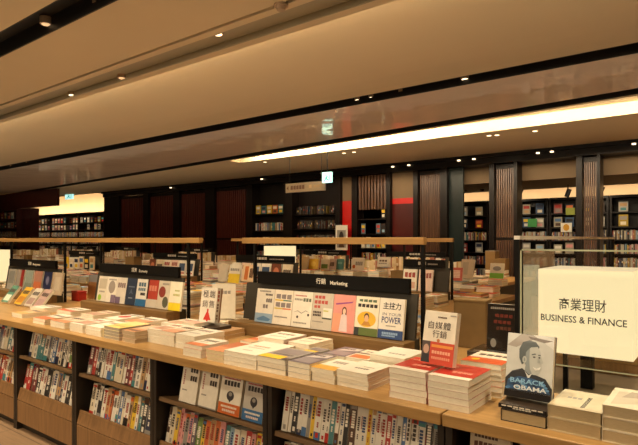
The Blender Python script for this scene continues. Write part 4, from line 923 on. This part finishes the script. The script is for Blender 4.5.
# bulk piles on the tables behind
def rows_of_piles(x0, x1, y, zmax, step=.2, skip=.15, avoid=()):
    x = x0
    while x < x1:
        if rd.random() > skip and not any(a < x < b for a, b in avoid):
            n = rd.randint(2, max(2, int(zmax / .02))); dist_stack(x, y + rd.uniform(-.02, .02), ZT + .0005, rd.choice([.148, .148, .17]), rd.choice([.2, .21]), n, free=True)
        x += step * rd.uniform(.92, 1.15)
REG += [(ds.x + .09, ds.y + .1, .18, .22), (bb.x, bb.y, .16, .12)]
dist_stack(x_at(195, 2.62), 2.62, ZT + .0005, .15, .21, 9)
dist_stack(x_at(222, 2.66), 2.7, ZT + .0005, .15, .21, 8)
rows_of_piles(-12.2, -1.9, 3.66, .09); rows_of_piles(-12.2, -1.85, 3.9, .11, .18, .08); rows_of_piles(-12.2, -1.85, 4.16, .10, .18, .1)
rows_of_piles(-12.2, -2.75, 5.32, .24, .19, .1); rows_of_piles(-2.7, -1.85, 5.32, .10, .18, 0); rows_of_piles(-12.2, -2.7, 4.95, .16, .19, .15); rows_of_piles(-2.7, -1.85, 4.95, .07, .18, 0); rows_of_piles(-12.2, -1.9, 4.9, .1)
rows_of_piles(-19, -2.5, 6.65, .12); rows_of_piles(-19, -2.5, 6.92, .12); rows_of_piles(-19, -2.5, 7.85, .16)
rows_of_piles(-7.0, -1.3, 2.62, .12, .22, .2); rows_of_piles(-7.0, -1.3, 2.84, .10, .22, .2)
dist_stack(-.45, 3.0, ZT + .001, .15, .2, 2); dist_stack(-.1, 3.0, ZT + .001, .15, .2, 2)
# red-orange covers lying flat on the second-row table
for px, py in ((462, 293), (474, 295), (486, 293)):
    P = on_z(px, py, ZT + .03); dist_stack(P.x, P.y, ZT + .0005, .2, .2, 2, .016, [C(206, 80, 44)])
tag(DB.build('distant_books', 'mixed'), 'mass of small distant books on the far tables and shelves', 'books', kind='stuff')

# ================================================================== CEILING FIXTURES AND SIGNS
def downlight(px, py, label, z=ZC, bright=True, r=.045, group='ceiling downlights'):
    P = on_z(px, py, z) if py < 238 else None
    t = empty('downlight', (P.x, P.y, z)); tag(t, label, 'downlight', group)
    mb = MB(); mb.cyl((0, 0, -.002), (0, 0, .05), r, 20); mb.build('trim_ring', 'trimring', t)
    mb = MB(); mb.cyl((0, 0, -.006), (0, 0, -.0025), r * .72, 20); mb.build('lens', 'lamp' if bright else 'lamp_dim', t)
    return P
DL = [(46, 24, 2), (99, 4, 1), (72, 95, 1), (218, 34, 1), (122, 78, 2),
      (253, 122, 1), (242, 124, 1), (190, 132.5, 2), (198, 131, 2), (110, 148, 2), (12, 166, 2), (28, 163, 2), (372, 97.5, 1), (465, 79, 1), (402, 92, 2), (358, 100, 1),
      (164, 173, 1), (182.5, 172.5, 2), (123, 179, 1), (142, 176, 2), (235, 165, 2), (440, 125, 2), (470, 119, 2)]
DL2 = [(489, 135.5), (497, 135), (344, 153), (354, 152), (535, 131), (265, 162), (52, 190), (184, 187), (300, 175)]
for i, (px, py, k) in enumerate(DL):
    downlight(px, py, f'round recessed downlight, {ORD[i]} along the dark ceiling channels', ZC + (.02 if i in (2, 3, 4) else .06), k == 1)
for i, (px, py) in enumerate(DL2):
    downlight(px, py, f'small surface downlight, {ORD[i]} on the rear ceiling panel', ZC - .001, True, .05, 'rear ceiling downlights')
P = on_z(281, 4.5, ZC)
t = empty('smoke_detector', (P.x, P.y, ZC)); tag(t, 'round smoke detector on the ceiling at the top of the picture', 'smoke detector')
mb = MB(); mb.cyl((0, 0, -.012), (0, 0, 0), .05, 24); mb.build('base', 'trimring', t)
mb = MB(); mb.cyl((0, 0, -.04), (0, 0, -.012), .028, 20, .04); mb.build('sensor_head', 'trimring', t)
# soffit downlights over the openings
for i, (px, py) in enumerate(((459, 169), (474, 172.5), (538, 161), (552, 165), (634, 151.5), (393, 176), (409, 178.5), (171, 197), (262, 188))):
    Y = 10.6; P = on_z(px, py, ZC); 
    t = empty('downlight', (x_at(px, YP - .08), YP - .09, 2.838)); tag(t, f'tiny downlight in the dark lintel, {ORD[i]} over the partition', 'downlight', 'lintel downlights')
    mb = MB(); mb.cyl((0, 0, -.02), (0, 0, 0), .03, 14); mb.build('lens', 'lamp', t)
# hanging signs
Yw = 8.0
t = empty('wayfinding_sign', (0, Yw, 0)); tag(t, 'pale hanging wayfinding sign under the rear ceiling', 'sign')
wx0, wx1 = x_at(285.5, Yw), x_at(325, Yw); wz1, wz0 = z_at(285.5, 184, Yw), z_at(285.5, 193, Yw)
mb = MB(); mb.box((wx0, 0, wz0), (wx1, .03, wz1)); sg = mb.build('sign_panel', 'signgrey', t, .002)
mb = MB(); art(mb, (wx0, 0, wz0), (wx1 - wx0, 0, 0), (0, 0, wz1 - wz0), [('p', [(.03, .5), (.08, .75), (.08, .25)], BRN), ('l', .13, .3, .5, .75, 5, C(90, 60, 46)), ('l', .6, .35, .68, .7, 1, C(170, 150, 120)), ('l', .72, .4, .95, .66, 3, C(150, 130, 100))], start=.001); mb.build('lettering', 'cover', sg)
for xx in (wx0 + .1, wx1 - .1):
    mb = MB(); mb.cyl((xx, .015, wz1), (xx, .015, ZC), .006, 8); mb.build('rod', 'black', t)
def exit_sign(px0, px1, py0, py1, Y, label):
    x0, x1 = x_at(px0, Y), x_at(px1, Y); z1, z0 = z_at(px0, py0, Y), z_at(px0, py1, Y); w = x1 - x0; h = z1 - z0
    t = empty('exit_sign', ((x0 + x1)/2, Y, z0)); tag(t, label, 'sign', 'lit green exit signs')
    mb = MB(); mb.box((-w/2, 0, 0), (w/2, .05, h)); mb.build('case', 'exit', t, .002)
    mb = MB(); art(mb, (-w/2, 0, 0), (w, 0, 0), (0, 0, h), [('e', .45, .66, .07, .07, BLK), ('p', [(.34, .3), (.5, .3), (.58, .56), (.42, .6)], BLK), ('p', [(.2, .14), (.3, .12), (.44, .32), (.36, .36)], BLK), ('p', [(.5, .3), (.66, .24), (.64, .12), (.72, .12), (.74, .3), (.54, .38)], BLK), ('p', [(.56, .56), (.74, .46), (.76, .52), (.56, .62)], BLK), ('r', .8, .2, .86, .8, BLK)], start=.001); mb.build('pictogram', 'exit_ink', t)
    mb = MB(); mb.cyl((0, .025, h), (0, .025, ZC - z0), .008, 8); mb.build('rod', 'black', t)
exit_sign(322, 331, 172.5, 183, 7.9, 'lit pale green exit sign right of the wayfinding sign')
exit_sign(65, 72.5, 193.5, 199.5, 9.7, 'small lit exit sign before the bright cove at the far left')
# track spots in the lit room
for i, (px, py) in enumerate(((466, 187), (483, 187), (520, 193), (568, 193), (601, 191))):
    Y = 11.6; P = Vector((x_at(px, Y), Y, z_at(px, py, Y)))
    t = empty('track_spotlight', P); tag(t, f'small black track spotlight before the bright far wall, {ORD[i]} from left', 'spotlight', 'track spotlights in the lit room')
    mb = MB(); mb.cyl((-.03, 0, -.08), (.03, 0, .08), .045, 14); mb.build('lamp_head', 'black', t)
    mb = MB(); mb.cyl((0, .0, .06), (0, 0, ZC - P.z - .0), .012, 8); mb.build('stem', 'black', t)

# ================================================================== LIGHT
WARM = (1.0, .80, .53); KE = 1.7
def lamp(kind, loc, energy, size=None, aim=None, color=WARM, spot=None, size_y=None, blend=.6):
    ld = bpy.data.lights.new('lamp_' + kind.lower(), kind); ld.energy = energy * KE; ld.color = color
    if kind == 'AREA':
        ld.shape = 'RECTANGLE'; ld.size = size; ld.size_y = size_y or size
    else: ld.shadow_soft_size = size or .04
    if kind == 'SPOT': ld.spot_size = math.radians(spot); ld.spot_blend = blend
    o = bpy.data.objects.new('lamp_' + kind.lower(), ld); COL.objects.link(o); o.location = loc
    if aim is not None: o.rotation_euler = (Vector(aim) - Vector(loc)).to_track_quat('-Z', 'Y').to_euler()
    return o
for x in [-7, -5.8, -4.6, -3.4, -2.2, -1.0, .2]:
    lamp('SPOT', (x, 1.45, ZC - .03), 70, .05, (x - .05, 1.95, ZT), spot=62)
    lamp('SPOT', (x + .5, 2.86, ZC - .02), 42, .05, (x + .5, 2.55, ZT), spot=60)
for x in [-11, -9.5, -8, -6.5, -5, -3.5, -2.2]:
    lamp('SPOT', (x, 3.5, ZC - .03), 55, .05, (x, 4.3, ZT), spot=66)
for x in [-17, -14.5, -12, -9.5, -7, -4.5, -2.8]:
    lamp('SPOT', (x, 6.66, ZC - .02), 80, .05, (x, 7.1, ZT), spot=70)
# aisle wash, front of the cabinets
for x in [-6, -3.8, -1.6]:
    lamp('SPOT', (x, -.2, ZC - .03), 60, .06, (x, .9, .2), spot=80)
# cove strips
def led(x0, x1, y0, y1, z, name='trim_4'):
    mb = MB(); mb.box((x0, y0, z), (x1, y1, z + .012)); return struct(name, mb, 'led')
led(-14, X1 - .2, 3.09, 3.13, ZC + .071)
mb = MB(); mb.poly([(XC + .1, Ya(XC + .1) + e + .02, ZC + .054), (X1 - .2, Ya(X1 - .2) + e + .02, ZC + .054), (X1 - .2, Ya(X1 - .2) + e + .06, ZC + .054), (XC + .1, Ya(XC + .1) + e + .06, ZC + .054)]); struct('trim_5', mb, 'led')
lamp('AREA', (-5.5, 3.12, ZC + .09), 60, 18, (-5.5, 4.2, ZC + .16), size_y=.04)
lo = lamp('AREA', (-1.8, Ya(-1.8) + e + .05, ZC + .085), 190, 12, (-1.8 + .0866 * .6, Ya(-1.8) + .85, ZC + .16), size_y=.05)
# light over the far bookcases
lamp('AREA', (-2.6, 12.6, 2.23), 20, 9, (-2.6, 12.9, 2.5), size_y=.05)
lamp('AREA', (-24, 12.35, 2.46), 80, 9, (-24, 12.9, 3.0), size_y=.05)
for x in (-6, -4.2, -2.4, -.6): lamp('SPOT', (x, 11.2, 2.38), 22, .05, (x, 12.5, 1.4), spot=90)
for x in (-26, -24, -22, -20): lamp('SPOT', (x, 10.8, 2.6), 40, .05, (x, 11.9, 1.5), spot=90)
wd = bpy.data.worlds.new('World'); SC.world = wd; wd.use_nodes = True
bg = wd.node_tree.nodes['Background']; bg.inputs[0].default_value = (1.0, .78, .55, 1); bg.inputs[1].default_value = 0.05
# added front fill, standing in for bounce off the unseen shop
lamp('AREA', (-3.5, -2.5, 2.85), 105, 8, (-3.0, 1.6, .7), size_y=2.0)
for x in (-5.2, -4.3, -3.4): lamp('SPOT', (x, .9, ZC - .03), 55, .05, (x + .1, 1.25, 0), spot=50)  # added spots to brighten the floor before the left cabinets
lamp('AREA', (-7, 4.2, 2.0), 68, 26, (-7, 4.2, 3), size_y=10)  # added upward light sheet that lifts the ceiling, no such fixture
for x in (-16, -13.5, -11, -8.5, -6, -3.5): lamp('SPOT', (x, 8.6, ZC - .03), 6, .05, (x, 10, 1.6), spot=90)  # added spots that brighten the dark partition

# ================================================================== CAMERA
cd = bpy.data.cameras.new('camera'); cam = bpy.data.objects.new('camera', cd); COL.objects.link(cam)
cd.sensor_fit = 'HORIZONTAL'; cd.sensor_width = 36; cd.lens = F / 638 * 36; cd.shift_y = 16.5 / 638; cd.clip_end = 100; cd.clip_start = .05
cam.location = (0, 0, EYE); cam.rotation_euler = Vector((FW[0], FW[1], 0)).to_track_quat('-Z', 'Y').to_euler()
SC.camera = cam
SC.view_settings.view_transform = 'Standard'; SC.view_settings.look = 'None'; SC.view_settings.exposure = 0.0
print('BOOKS', NB[0])
